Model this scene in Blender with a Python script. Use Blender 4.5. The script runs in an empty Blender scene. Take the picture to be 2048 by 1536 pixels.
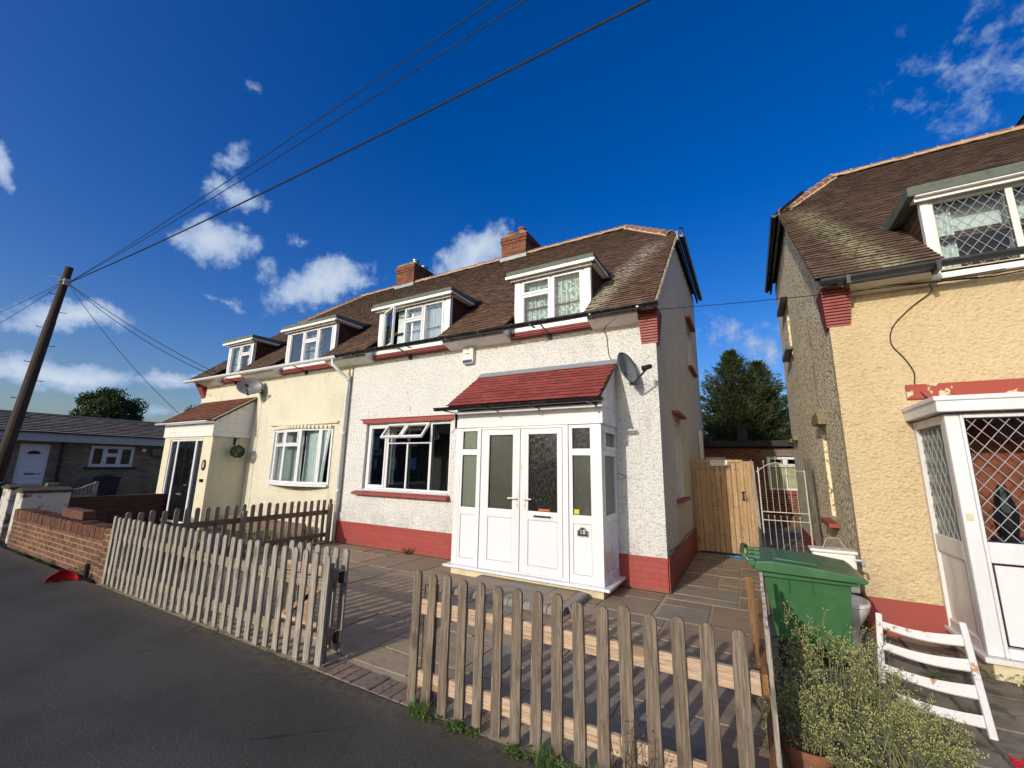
# settings
SKY_SAT=1.44; SKY_VAL=.87; SKY_HUE=.52; SKY_STR=.15; EXPO=0.35
CLOUD_A=(1.7,2.35,3.6,1); CLOUD_B=(3.3,3.75,4.4,1)
CLOUDS=[(435,472,110,60,8,1),(475,375,90,40,10,.66),(455,310,42,50,60,.5),(638,572,140,56,-14,1),(575,590,70,36,0,.8),(950,512,120,64,-30,1),(152,636,160,46,2,1),(105,745,250,46,6,1),(335,758,120,26,-3,.85),(0,345,36,60,0,.75),(1960,140,360,250,-30,.24),(1490,690,170,80,20,.34),(490,190,44,26,35,.3),(595,495,38,26,20,.45),(450,600,50,16,20,.45),(535,540,45,28,-30,.5),(300,835,260,20,3,.4)]
import bpy, bmesh, math, random
from mathutils import Vector, Matrix, noise
random.seed(7)
C=bpy.context.scene.collection
S=bpy.context.scene
R_=math.radians
U=random.uniform
# ---------------------------------------------------------------- materials
def hx(h,k=1.0):
    h=h.lstrip('#'); v=[int(h[i:i+2],16)/255 for i in (0,2,4)]
    return tuple((c/12.92 if c<=0.04045 else ((c+0.055)/1.055)**2.4)*k for c in v)+(1,)
class N:
    def __init__(s,name):
        s.m=bpy.data.materials.new(name); s.m.use_nodes=True; s.t=s.m.node_tree; s.t.nodes.clear()
        s.out=s.n('ShaderNodeOutputMaterial'); s.co=s.n('ShaderNodeTexCoord').outputs['Object']
    def n(s,ty,**k):
        o=s.t.nodes.new(ty)
        for a,b in k.items(): setattr(o,a,b)
        return o
    def l(s,a,b): s.t.links.new(a,b)
    def put(s,sock,v):
        if hasattr(v,'links') or hasattr(v,'is_linked'): s.l(v,sock)
        else: sock.default_value=v
    def math(s,op,a,b=0,c=None,clamp=False):
        o=s.n('ShaderNodeMath',operation=op,use_clamp=clamp); s.put(o.inputs[0],a); s.put(o.inputs[1],b)
        if c is not None: s.put(o.inputs[2],c)
        return o.outputs[0]
    def mix(s,f,a,b,bt='MIX'):
        o=s.n('ShaderNodeMix',data_type='RGBA',blend_type=bt); s.put(o.inputs[0],f); s.put(o.inputs[6],a); s.put(o.inputs[7],b); return o.outputs[2]
    def noise(s,scale,detail=4,rough=.6,vec=None,dist=0):
        o=s.n('ShaderNodeTexNoise'); s.l(vec if vec is not None else s.co,o.inputs['Vector']); o.inputs['Scale'].default_value=scale; o.inputs['Detail'].default_value=detail; o.inputs['Roughness'].default_value=rough; o.inputs['Distortion'].default_value=dist; return o.outputs[0]
    def vor(s,scale,vec=None,feature='F1',out=0):
        o=s.n('ShaderNodeTexVoronoi',feature=feature); s.l(vec if vec is not None else s.co,o.inputs['Vector']); o.inputs['Scale'].default_value=scale; return o.outputs[out]
    def ramp(s,f,*st):
        o=s.n('ShaderNodeValToRGB'); s.l(f,o.inputs[0]); e=o.color_ramp.elements
        e[0].position=st[0][0]; e[0].color=st[0][1]; e[1].position=st[1][0]; e[1].color=st[1][1]
        for p,c in st[2:]: q=e.new(p); q.color=c
        return o.outputs[0]
    def sm(s,f,a,b,to0=0,to1=1):
        o=s.n('ShaderNodeMapRange',interpolation_type='SMOOTHSTEP'); s.put(o.inputs[0],f); s.put(o.inputs[1],a); s.put(o.inputs[2],b); s.put(o.inputs[3],to0); s.put(o.inputs[4],to1); return o.outputs[0]
    def map(s,scale=(1,1,1),rot=(0,0,0),loc=(0,0,0),vec=None):
        o=s.n('ShaderNodeMapping'); s.l(vec if vec is not None else s.co,o.inputs[0]); o.inputs[1].default_value=loc; o.inputs[2].default_value=rot; o.inputs[3].default_value=scale; return o.outputs[0]
    def sep(s,vec=None):
        o=s.n('ShaderNodeSeparateXYZ'); s.l(vec if vec is not None else s.co,o.inputs[0]); return o.outputs
    def comb(s,x,y,z=0):
        o=s.n('ShaderNodeCombineXYZ'); s.put(o.inputs[0],x); s.put(o.inputs[1],y); s.put(o.inputs[2],z); return o.outputs[0]
    def bump(s,h,st=.5,d=.01,nrm=None):
        o=s.n('ShaderNodeBump'); s.l(h,o.inputs['Height']); o.inputs['Strength'].default_value=st; o.inputs['Distance'].default_value=d
        if nrm is not None: s.l(nrm,o.inputs['Normal'])
        return o.outputs[0]
    def isl(s): return s.n('ShaderNodeNewGeometry').outputs['Random Per Island']
    def wallv(s):
        x,y,z=s.sep(); return s.comb(s.math('ADD',x,y),z,0)
    def pr(s,col,rough=.8,nrm=None,spec=.4,metal=0,coat=0,**k):
        b=s.n('ShaderNodeBsdfPrincipled'); s.put(b.inputs['Base Color'],col); s.put(b.inputs['Roughness'],rough); b.inputs['Specular IOR Level'].default_value=spec; b.inputs['Metallic'].default_value=metal; b.inputs['Coat Weight'].default_value=coat
        if nrm is not None: s.l(nrm,b.inputs['Normal'])
        for a,v in k.items(): s.put(b.inputs[a.replace('_',' ')],v)
        s.l(b.outputs[0],s.out.inputs[0]); return b
MM={}
def simple(name,col,rough=.5,dirt=None,dk=.35,scale=4,bsc=60,bst=.08,spec=.4,metal=0,coat=0,streak=0):
    n=N(name); c=col
    d=dirt or tuple(x*.55 for x in col[:3])+(1,)
    v=n.map((1,1,.25)) if streak else None
    f=n.sm(n.noise(scale,6,.65,v),.45,.75)
    c=n.mix(n.math('MULTIPLY',f,dk),col,d)
    c=n.mix(.25,c,n.mix(n.noise(bsc,3),tuple(x*.7 for x in col[:3])+(1,),col))
    r=n.math('ADD',n.math('MULTIPLY',f,.2),rough,clamp=True)
    n.pr(c,r,n.bump(n.noise(bsc,4),bst,.004),spec,metal,coat); MM[name]=n.m; return n.m
simple('white_upvc',hx('#dededf'),.25,hx('#a9a497'),.3,3,30,.02,.5,streak=1)
simple('white_gloss',hx('#e8e6e0'),.3,hx('#a49a86'),.35,5,30,.03,.5)
simple('old_white_upvc',hx('#d9d6cf'),.35,hx('#968d7c'),.4,5,30,.03,.5,streak=1)
simple('black_plastic',hx('#17181a'),.25,hx('#3b3b3a'),.35,8,50,.03,.5)
simple('dark_grey_plastic',hx('#2d3033'),.35,hx('#4b4d4c'),.3,8,50,.03,.5)
simple('cream_paint',hx('#d6cdb0'),.7,hx('#a99c70'),.25,4,60,.1)
simple('stone_cream',hx('#d2c6a2'),.8,hx('#8c7f62'),.5,6,40,.4)
simple('red_paint',hx('#93433d'),.55,hx('#6d2426'),.35,7,60,.12)
simple('red_plastic',hx('#c4202f'),.35,hx('#6a1520'),.4,12,40,.05)
simple('green_plastic',hx('#38633c'),.34,hx('#5a8560'),.3,5,60,.05,.5)
simple('porcelain',hx('#e6e0d2'),.15,hx('#a89a80'),.3,6,30,.01,.6)
simple('felt',hx('#636a60'),.9,hx('#3d463d'),.5,9,180,.6)
simple('lead',hx('#8d949b'),.55,hx('#5a6066'),.5,9,60,.3,.5,.3)
simple('mortar',hx('#bda98f'),.95,hx('#8d7860'),.5,12,90,.8)
simple('terracotta',hx('#9a4f33'),.8,hx('#5e3122'),.5,7,90,.3)
simple('dish_metal',hx('#6f7072'),.45,hx('#4c4c4b'),.4,6,60,.05,.5)
simple('galvanised',hx('#b9bab5'),.4,hx('#7b7468'),.4,9,60,.05,.5,.3)
simple('cable_black',hx('#1a1a1c'),.6)
simple('dark_hole',hx('#100f0e'),.9)
simple('curtain_net',hx('#d9e2e2'),.9,hx('#93a1a2'),.4,6,90,.05)
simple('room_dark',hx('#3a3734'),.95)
simple('alarm_white',hx('#d8d6cf'),.4,hx('#9a968b'),.3)
simple('alarm_blue',hx('#1f2f86'),.3)
simple('soil',hx('#4a3c2d'),.95,hx('#2b2219'),.8,6,80,1.0)
simple('flue_steel',hx('#a7a9a8'),.35,None,.3,9,40,.05,.5,.8)
simple('sign_white',hx('#dcdcd8'),.4,hx('#a5a29a'),.3)
simple('ink',hx('#20232a'),.5)
simple('orange_sticker',hx('#c9701c'),.5); simple('yellow_sticker',hx('#c9bb2a'),.5)
simple('blue_litter',hx('#2f8fc4'),.4)
simple('iron_white',hx('#b3b0a6'),.5,hx('#7c6a55'),.5,12,60,.1)
simple('pole_wood',hx('#40352c'),.85,hx('#231d18'),.6,3,60,.5,streak=1)
simple('fascia_grey',hx('#a9adb3'),.5,hx('#7c7f83'),.4,4,40,.05)
simple('door_black',hx('#15161a'),.2,None,.2,6,40,.02,.6)
simple('concrete_step',hx('#7d7569'),.9,hx('#544d43'),.6,7,60,.5)

def roughcast(name,col,dark,sc=30,dist=.014,spk=.5,st=(1,1,1)):
    n=N(name); v=n.map(st); a=n.noise(sc,5,.62,v); b=n.vor(sc*1.5,v,'SMOOTH_F1')
    h=n.math('ADD',n.math('MULTIPLY',a,1.2),n.math('MULTIPLY',n.math('SUBTRACT',.6,b),.7))
    pit=n.sm(n.math('SUBTRACT',a,n.math('MULTIPLY',b,.25)),.36,.26)
    g=n.sm(n.noise(1.3,5,.6,n.map((1,1,.35))),.45,.75)
    c=n.mix(n.math('MULTIPLY',pit,spk),col,dark)
    c=n.mix(n.math('MULTIPLY',g,.18),c,dark)
    sk=n.math('MULTIPLY',n.sm(n.noise(5,4,.6,n.map((1,1,.12))),.55,.72),n.sm(n.noise(.8,3),.4,.6)); c=n.mix(n.math('MULTIPLY',sk,.28),c,dark)
    z=n.sep()[2]; gr=n.math('MULTIPLY',n.sm(z,1.0,.3),n.sm(n.noise(4,5,.65),.38,.65)); c=n.mix(n.math('MULTIPLY',gr,.3),c,hx('#7d7464'))
    sp=n.vor(2.6); c=n.mix(n.math('MULTIPLY',n.math('MULTIPLY',n.sm(sp,.06,.035),n.sm(n.noise(1.1,3),.5,.6)),.6),c,hx('#5d5048'))
    ce=n.math('ADD',n.vor(.55,n.map((1,1,1)),'DISTANCE_TO_EDGE'),n.math('MULTIPLY',n.math('SUBTRACT',n.noise(4,5),.5),.09)); ck=n.math('MULTIPLY',n.sm(n.math('ABSOLUTE',ce),.006,.0015),n.sm(n.noise(.45,2),.52,.6)); c=n.mix(n.math('MULTIPLY',ck,.55),c,hx('#5a5046'))
    n.pr(c,.85,n.bump(h,.9,dist),.2); MM[name]=n.m
roughcast('white_roughcast',hx('#dbd9d3'),hx('#948e83'),28,.028,.4)
roughcast('cream_roughcast',hx('#d9d3bd'),hx('#a89f82'),29,.024,.3)
roughcast('yellow_roughcast',hx('#cfb992'),hx('#a98e62'),27,.026,.3,(.85,.85,1.15))
roughcast('side_roughcast',hx('#d3cdbe'),hx('#7f7769'),34,.008)
def pebbledash():
    n=N('pebbledash'); d=n.vor(30); e=n.vor(30,out=1); s=n.sep(e)
    c=n.mix(s[0],hx('#e0cda0'),hx('#f3ead0')); c=n.mix(n.sm(s[1],.84,.88),c,hx('#8c7550')); c=n.mix(n.sm(d,.55,.85),c,hx('#c4ae80'))
    c=n.mix(n.math('MULTIPLY',n.sm(n.noise(1.2,5),.45,.7),.3),c,hx('#bfa572'))
    n.pr(c,.85,n.bump(n.math('SUBTRACT',1.0,d),.8,.02),.25); MM['pebbledash']=n.m
pebbledash()
def brick(name,c1,c2,mort,bw=.225,bh=.075,ms=.011,bump=.6,vary=.6,dirt='#2c211b',dk=.5,rough=.85,vec=None):
    n=N(name); o=n.n('ShaderNodeTexBrick'); v=n.wallv() if vec is None else vec(n)
    wob=n.n('ShaderNodeVectorMath',operation='ADD'); n.l(v,wob.inputs[0]); q=n.comb(n.math('MULTIPLY',n.math('SUBTRACT',n.noise(7,2),.5),.012),n.math('MULTIPLY',n.math('SUBTRACT',n.noise(9,2),.5),.012)); n.l(q,wob.inputs[1])
    n.l(wob.outputs[0],o.inputs['Vector']); o.inputs['Scale'].default_value=1; o.inputs['Brick Width'].default_value=bw; o.inputs['Row Height'].default_value=bh; o.inputs['Mortar Size'].default_value=ms; o.inputs['Mortar Smooth'].default_value=.3; o.inputs['Bias'].default_value=0
    o.inputs['Color1'].default_value=c1; o.inputs['Color2'].default_value=c2; o.inputs['Mortar'].default_value=mort
    c=n.mix(n.math('MULTIPLY',n.sm(n.noise(14,5,.65),.42,.7),dk*vary),o.outputs[0],hx(dirt)); c=n.mix(n.math('MULTIPLY',n.sm(n.noise(2,4),.45,.7),dk),c,n.mix(.5,c,hx(dirt)))
    z=n.sep()[2]; mud=n.math('MULTIPLY',n.sm(n.math('ADD',z,n.math('MULTIPLY',n.noise(11,5,.65),.16)),.16,.05),.75); c=n.mix(mud,c,hx('#6a5848'))
    h=n.math('ADD',n.math('SUBTRACT',1,o.outputs[1]),n.math('MULTIPLY',n.noise(70,3),.35))
    n.pr(c,rough,n.bump(h,bump,.008),.3); MM[name]=n.m
brick('red_brick',hx('#8a4a33'),hx('#6b3526'),hx('#8d7a66'))
brick('garden_brick',hx('#7c5441'),hx('#5a3d30'),hx('#9a8464'),dk=.9,ms=.010)
brick('painted_brick',hx('#9c4841'),hx('#93423c'),hx('#8b3d38'),ms=.008,bump=.18,vary=.5,dirt='#7a5348',dk=.4,rough=.5)
brick('chimney_brick',hx('#8f4d37'),hx('#5f3628'),hx('#6a5c4c'),dirt='#1d1713',dk=.8)
brick('buff_brick',hx('#8f8068'),hx('#6f634f'),hx('#7d7566'),dirt='#2b2620',dk=.5)
def tile(name,a,b,c3,moss,bands=0,mossk=.5,msc=1.6):
    n=N(name); i=n.isl(); f=n.noise(9,5,.65)
    c=n.mix(i,a,b); c=n.mix(n.sm(f,.45,.72),c,c3)
    m=n.noise(msc,6,.7); 
    c=n.mix(n.math('MULTIPLY',n.sm(m,.52,.66),mossk),c,moss)
    if bands:
        x,y,z=n.sep()
        for (x0,w,y1,colr,slp) in bands:
            # lime wash run under a broken hip, follows the slope
            cx=n.math('ADD',x0,n.math('MULTIPLY',n.math('SUBTRACT',y1,y),slp))
            d=n.math('ABSOLUTE',n.math('SUBTRACT',x,cx))
            g=n.math('MULTIPLY',n.sm(d,w,0),n.sm(n.noise(16,5,.7,n.map((1,.5,.5))),.36,.6))
            g=n.math('MULTIPLY',g,n.sm(y,y1,y1-.8))
            c=n.mix(n.math('MULTIPLY',g,.95),c,colr)
    n.pr(c,.9,n.bump(n.noise(60,4),.5,.006),.25); MM[name]=n.m
tile('old_roof_tile',hx('#775b48'),hx('#523e32'),hx('#856650'),hx('#33291f'),((-1.25,.42,8.9,hx('#b8ae98'),-.24),(-1.85,.3,6.9,hx('#a8a27c'),-.1)))
tile('cream_roof_tile',hx('#705846'),hx('#4f3e33'),hx('#7a624c'),hx('#3a3423'))
tile('yellow_roof_tile',hx('#6d5544'),hx('#4b3b30'),hx('#7b604a'),hx('#2a221d'),((1.12,.34,9.0,hx('#a19c74'),.13),),.6)
tile('porch_red_tile',hx('#8f443f'),hx('#7c3530'),hx('#9a5046'),hx('#642c28'),0,.25)
tile('porch_brown_tile',hx('#7c4a36'),hx('#613626'),hx('#8d6145'),hx('#4f5238'),0,.5,2.5)
tile('ridge_tile',hx('#85574a'),hx('#6a4539'),hx('#97705c'),hx('#7b7460'),0,.6,3)
tile('concrete_tile',hx('#a0968a'),hx('#8a8175'),hx('#b0a698'),hx('#6b6358'),0,.5)
simple('tile_butt_shade',hx('#2a211b'),.95); simple('red_butt_shade',hx('#4d1a1c'),.9)  # dark butt faces: shade lines between tile courses, put into the colour
def wood(name,a,b,knot,grey=0,sc=1,axis='z',rough=.8):
    n=N(name); st={'z':(24,24,1.1),'x':(1.1,24,24),'y':(24,1.1,24)}[axis]
    i=n.isl(); off=n.comb(n.math('MULTIPLY',i,37),n.math('MULTIPLY',i,91),n.math('MULTIPLY',i,53))
    va=n.n('ShaderNodeVectorMath',operation='ADD'); n.l(n.co,va.inputs[0]); n.l(off,va.inputs[1])
    v=n.map(tuple(s*sc for s in st),vec=va.outputs[0]); f=n.noise(2.2,6,.62,v,1.4); g=n.noise(5,3,.6,v,.8)
    c=n.mix(n.sm(f,.38,.6),a,b); c=n.mix(n.math('MULTIPLY',n.sm(g,.5,.66),.85),c,knot)
    ks={'z':(1,1,.45),'x':(.45,1,1),'y':(1,.45,1)}[axis]
    k=n.vor(5.5,n.map(ks,vec=va.outputs[0])); c=n.mix(n.sm(k,.20,.10),c,knot)
    c=n.mix(.3,c,n.mix(i,tuple(x*.6 for x in a[:3])+(1,),tuple(min(1,x*1.25) for x in a[:3])+(1,)))
    n.pr(c,rough,n.bump(n.math('ADD',f,g),.8,.005),.25); MM[name]=n.m
wood('weathered_wood',hx('#aaa294'),hx('#746a5c'),hx('#43392e'))
wood('near_picket',hx('#887a6a'),hx('#56493b'),hx('#2f251c'))
wood('weathered_rail',hx('#a39583'),hx('#7d6c5b'),hx('#54453a'),axis='x')
wood('brown_wood',hx('#8a7560'),hx('#655343'),hx('#35281f'),axis='y')
wood('brown_picket',hx('#988a79'),hx('#75675a'),hx('#3b2e26'))
wood('fresh_rail',hx('#cdb497'),hx('#b3947a'),hx('#7d5c47'),axis='x')
wood('gate_pine',hx('#bd9e78'),hx('#9c7c5a'),hx('#614530'))
wood('orange_post',hx('#94704b'),hx('#7a5738'),hx('#5c3b25'))
wood('white_peeling',hx('#e4e1da'),hx('#d4cfc4'),hx('#b98f5f'),axis='x')
def asphalt():
    n=N('asphalt'); a=n.noise(160,3,.7); b=n.vor(230)
    a2=n.noise(75,3,.75); c=n.mix(n.sm(a,.35,.7),hx('#312f2b'),hx('#5e5b54')); c=n.mix(n.math('MULTIPLY',n.sm(a2,.52,.72),.55),c,hx('#7d7a74')); c=n.mix(n.math('MULTIPLY',n.sm(b,.5,.1),.4),c,hx('#6b6a66'))
    g=n.noise(.9,6,.6); c=n.mix(n.math('MULTIPLY',n.sm(g,.42,.68),.45),c,hx('#252422'))
    l=n.noise(.5,5,.7,n.map((.3,1.5,1))); c=n.mix(n.math('MULTIPLY',n.sm(l,.5,.7),.3),c,hx('#5a5856'))
    cr_=n.vor(1.1,n.map((1,1,1),vec=None),'DISTANCE_TO_EDGE'); wn=n.noise(3,4); ck=n.math('MULTIPLY',n.sm(n.math('ADD',cr_,n.math('MULTIPLY',n.math('SUBTRACT',wn,.5),.12)),.010,.002),n.sm(n.noise(.35,2),.58,.66)); c=n.mix(n.math('MULTIPLY',ck,.6),c,hx('#161514'))
    st_=n.vor(9); c=n.mix(n.math('MULTIPLY',n.sm(st_,.045,.03),n.sm(n.noise(1.5,2),.5,.6)),c,hx('#a39c90'))
    y=n.sep()[1]; e=n.math('MULTIPLY',n.sm(y,2.15,2.42),n.sm(n.noise(14,5),.35,.6)); c=n.mix(n.math('MULTIPLY',e,.75),c,hx('#6b5c48'))
    n.pr(c,.85,n.bump(n.math('ADD',a,b),.8,.006),.35); MM['asphalt']=n.m
asphalt()
def slab():
    n=N('sandstone_slab'); i=n.isl(); c=n.ramp(i,(0,hx('#8c7866')),(.2,hx('#a08b72')),(.45,hx('#887a69')),(.6,hx('#9b8369')),(.8,hx('#868374')),(1,hx('#a59071')))
    f=n.noise(3,5,.6,n.map((1,3,1)),1.0); c=n.mix(n.math('MULTIPLY',n.sm(f,.45,.65),.45),c,hx('#6b5e52')); c=n.mix(n.math('MULTIPLY',n.sm(n.noise(1.1,4),.5,.7),.3),c,hx('#94856e'))
    n.pr(c,.75,n.bump(n.noise(14,6,.6,n.map((1,2,1))),.5,.008),.3); MM['sandstone_slab']=n.m
    n=N('slab_grout'); c=n.mix(n.noise(20,4),hx('#b8a78c'),hx('#8e7f69')); n.pr(c,.95,n.bump(n.noise(120,3),.6,.004),.2); MM['slab_grout']=n.m
    n=N('block_paver'); i=n.isl(); c=n.mix(i,hx('#7d6a5c'),hx('#8f7a6a')); c=n.mix(n.sm(n.noise(25,4),.45,.7),c,hx('#5f5147')); n.pr(c,.85,n.bump(n.noise(60,4),.5,.004),.3); MM['block_paver']=n.m
    n=N('old_concrete'); c=n.mix(n.sm(n.noise(2.5,6,.65),.4,.65),hx('#857a6a'),hx('#635a4d')); c=n.mix(n.math('MULTIPLY',n.sm(n.noise(5,5),.52,.62),.6),c,hx('#3f4a2c')); n.pr(c,.9,n.bump(n.noise(30,6),.7,.01),.3); MM['old_concrete']=n.m
slab()
def glass(name,tint=(1,1,1,1),rough=0,base=.06,frost=0):
    n=N(name); fr=n.n('ShaderNodeFresnel'); fr.inputs[0].default_value=1.5; g=n.n('ShaderNodeBsdfGlossy'); g.inputs['Roughness'].default_value=rough
    if frost:
        bn=n.bump(n.noise(9,3,.6,n.map((9,9,1.4)),.8),.9,.016); t=n.n('ShaderNodeBsdfTranslucent'); t.inputs[0].default_value=tint; n.l(bn,g.inputs['Normal']); n.l(bn,fr.inputs['Normal'])
        d=n.n('ShaderNodeBsdfDiffuse'); d.inputs[0].default_value=tint; m0=n.n('ShaderNodeMixShader'); m0.inputs[0].default_value=.5; n.l(t.outputs[0],m0.inputs[1]); n.l(d.outputs[0],m0.inputs[2]); tt=m0
    else:
        tt=n.n('ShaderNodeBsdfTransparent'); tt.inputs[0].default_value=tint
        bn=n.bump(n.noise(1.5,1,.4),.08,.01); n.l(bn,g.inputs['Normal'])
    m=n.n('ShaderNodeMixShader'); n.l(n.math('ADD',n.math('MULTIPLY',fr.outputs[0],1.0 if frost else .65),.07 if frost else 0.0),m.inputs[0]); n.l(tt.outputs[0],m.inputs[1]); n.l(g.outputs[0],m.inputs[2]); n.l(m.outputs[0],n.out.inputs[0]); MM[name]=n.m
glass('clear_glass',(.9,.93,.92,1)); glass('frosted_glass',hx('#5a5d50'),.05,.12,1); glass('frosted_pale',hx('#8f9a86'),.07,.1,1); glass('frosted_dark',hx('#12120e'),.05,.06,1)
def lace():
    n=N('lace_curtain'); v=n.vor(17,n.map((1,1,1.0)),'SMOOTH_F1'); k=n.sm(n.noise(17,4,.6,dist=1.5),.5,.58)
    c=n.mix(k,hx('#6f807e'),hx('#cfdedd')); x=n.sep()[0]; w=n.math('SINE',n.math('MULTIPLY',x,75)); c=n.mix(n.sm(w,.55,.95),c,hx('#b8c9c8')); n.pr(c,.9,None,.2); MM['lace_curtain']=n.m
lace()
def leafm(name,a,b,c3=None,trans=.25,per=1):
    n=N(name); i=n.isl(); c=n.mix(i,a,b)
    if c3: c=n.mix(n.sm(n.noise(1.2,4,.6),.5,.62),c,c3)
    p=n.pr(c,.6,None,.35); t=n.n('ShaderNodeBsdfTranslucent'); n.put(t.inputs[0],c); m=n.n('ShaderNodeMixShader'); m.inputs[0].default_value=trans; n.l(p.outputs[0],m.inputs[1]); n.l(t.outputs[0],m.inputs[2]); n.l(m.outputs[0],n.out.inputs[0]); MM[name]=n.m
leafm('conifer_leaf',hx('#2a3a1b'),hx('#45552a'),hx('#524d28')); leafm('tree_leaf',hx('#2f4220'),hx('#4a5c2a')); leafm('bush_leaf',hx('#525e44'),hx('#7a8260')); leafm('bush_bud',hx('#a3a45c'),hx('#cfcb8a')); leafm('weed_leaf',hx('#42602a'),hx('#6a8440')); leafm('dry_leaf',hx('#7d5a44'),hx('#5f3c33'))
leafm('ball_leaf',hx('#12332a'),hx('#1f5040'))
simple('bark',hx('#4a3c2e'),.9,hx('#2a211a'),.6,8,60,.8)
simple('stem',hx('#7a7a52'),.8)
simple('dry_stem',hx('#4a372f'),.9)
# ---------------------------------------------------------------- mesh builder
class MB:
    def __init__(s,T=None): s.v=[]; s.f=[]; s.T=T; s.mi={}
    def add(s,vs,fs):
        o=len(s.v); s.v+=[tuple(s.T@Vector(p)) if s.T else tuple(p) for p in vs]; s.f+=[tuple(i+o for i in f) for f in fs]; return s
    def box(s,x0,x1,y0,y1,z0,z1):
        return s.add([(x0,y0,z0),(x1,y0,z0),(x1,y1,z0),(x0,y1,z0),(x0,y0,z1),(x1,y0,z1),(x1,y1,z1),(x0,y1,z1)],[(0,3,2,1),(4,5,6,7),(0,1,5,4),(1,2,6,5),(2,3,7,6),(3,0,4,7)])
    def quad(s,a,b,c,d): return s.add([a,b,c,d],[(0,1,2,3)])
    def prism(s,poly,ax,a,b):
        def P(p,t): return {'x':(t,p[0],p[1]),'y':(p[0],t,p[1]),'z':(p[0],p[1],t)}[ax]
        n=len(poly); vs=[P(p,a) for p in poly]+[P(p,b) for p in poly]
        fs=[tuple(range(n))[::-1],tuple(range(n,2*n))]+[(i,(i+1)%n,n+(i+1)%n,n+i) for i in range(n)]
        return s.add(vs,fs)
    def tube(s,pts,r,n=8,cap=True):
        pts=[Vector(p) for p in pts]; rs=r if isinstance(r,(list,tuple)) else [r]*len(pts); vs=[];fs=[]
        up=Vector((0,0,1)); 
        for i,p in enumerate(pts):
            d=(pts[min(i+1,len(pts)-1)]-pts[max(i-1,0)]).normalized()
            a=d.cross(up if abs(d.z)<.95 else Vector((1,0,0))).normalized(); b=a.cross(d)
            for k in range(n):
                t=2*math.pi*k/n; vs.append(tuple(p+a*math.cos(t)*rs[i]+b*math.sin(t)*rs[i]))
        for i in range(len(pts)-1):
            for k in range(n): fs.append((i*n+k,i*n+(k+1)%n,(i+1)*n+(k+1)%n,(i+1)*n+k))
        if cap: fs+= [tuple(range(n)),tuple(range(len(pts)*n-n,len(pts)*n))[::-1]]
        return s.add(vs,fs)
    def ring(s,x0,x1,z0,z1,w,y0,y1,wb=None):
        wb=w if wb is None else wb
        s.box(x0,x1,y0,y1,z1-w,z1); s.box(x0,x1,y0,y1,z0,z0+wb); s.box(x0,x0+w,y0,y1,z0+wb,z1-w); s.box(x1-w,x1,y0,y1,z0+wb,z1-w); return s
    def grid(s,f,nu,nv):
        vs=[f(i/nu,j/nv) for j in range(nv+1) for i in range(nu+1)]
        return s.add(vs,[(j*(nu+1)+i,j*(nu+1)+i+1,(j+1)*(nu+1)+i+1,(j+1)*(nu+1)+i) for j in range(nv) for i in range(nu)])
    def build(s,name,mat,parent=None,bevel=0,smooth=False,label=None,solid=0,sub=0):
        me=bpy.data.meshes.new(name); 
        me.from_pydata(s.v,[],s.f)
        o=bpy.data.objects.new(name,me); C.objects.link(o)
        if not isinstance(mat,(list,tuple)): mat=[mat]
        for m in mat: me.materials.append(MM[m])
        if parent is not None:
            o.parent=parent
            if parent.parent is None and parent.get('wl') is not None: o.location=-Vector(parent['wl'])
        for k,q in s.mi.items():
            if len(mat)>1: me.polygons[k].material_index=q
        bm=bmesh.new(); bm.from_mesh(me); bmesh.ops.recalc_face_normals(bm,faces=bm.faces); bm.to_mesh(me); bm.free()
        if smooth: 
            for p in me.polygons: p.use_smooth=True
        if solid: m=o.modifiers.new('so','SOLIDIFY'); m.thickness=solid; m.offset=0
        if bevel: m=o.modifiers.new('bv','BEVEL'); m.width=bevel; m.segments=2; m.limit_method='ANGLE'
        if sub: m=o.modifiers.new('ss','SUBSURF'); m.levels=sub; m.render_levels=sub
        if label: o['label']=label
        return o
def thing(name,label,cat,loc=(0,0,0),group=None):
    o=bpy.data.objects.new(name,None); C.objects.link(o); o.location=loc; o.empty_display_size=.2
    o['label']=label; o['category']=cat
    if group: o['group']=group
    o['wl']=list(loc); return o
def tag(o,label,cat,group=None):
    o['label']=label; o['category']=cat
    if group: o['group']=group
    return o
def struct(o): o['kind']='structure'; return o
def copy_thing(r,loc,label=None):
    c=r.copy(); C.objects.link(c); c.location=loc
    if label: c['label']=label
    def rec(a,b):
        for ch in list(a.children):
            d=ch.copy(); C.objects.link(d); d.parent=b; rec(ch,d)
    rec(r,c); return c
def wallrects(mb,ax,p0,p1,a0,a1,z0,z1,holes):
    """rectangular wall with openings. ax 'y': wall plane normal Y between p0..p1, spans X a0..a1."""
    xs=sorted({a0,a1}|{h[0] for h in holes}|{h[1] for h in holes}); zs=sorted({z0,z1}|{h[2] for h in holes}|{h[3] for h in holes})
    xs=[x for x in xs if a0<=x<=a1]; zs=[z for z in zs if z0<=z<=z1]
    for i in range(len(xs)-1):
        run=None
        for j in range(len(zs)-1):
            cx=(xs[i]+xs[i+1])/2; cz=(zs[j]+zs[j+1])/2
            hole=any(h[0]<cx<h[1] and h[2]<cz<h[3] for h in holes)
            if not hole:
                if run is None: run=[zs[j],zs[j+1]]
                else: run[1]=zs[j+1]
            if (hole or j==len(zs)-2) and run:
                if ax=='y': mb.box(xs[i],xs[i+1],p0,p1,run[0],run[1])
                else: mb.box(p0,p1,xs[i],xs[i+1],run[0],run[1])
                run=None
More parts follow.
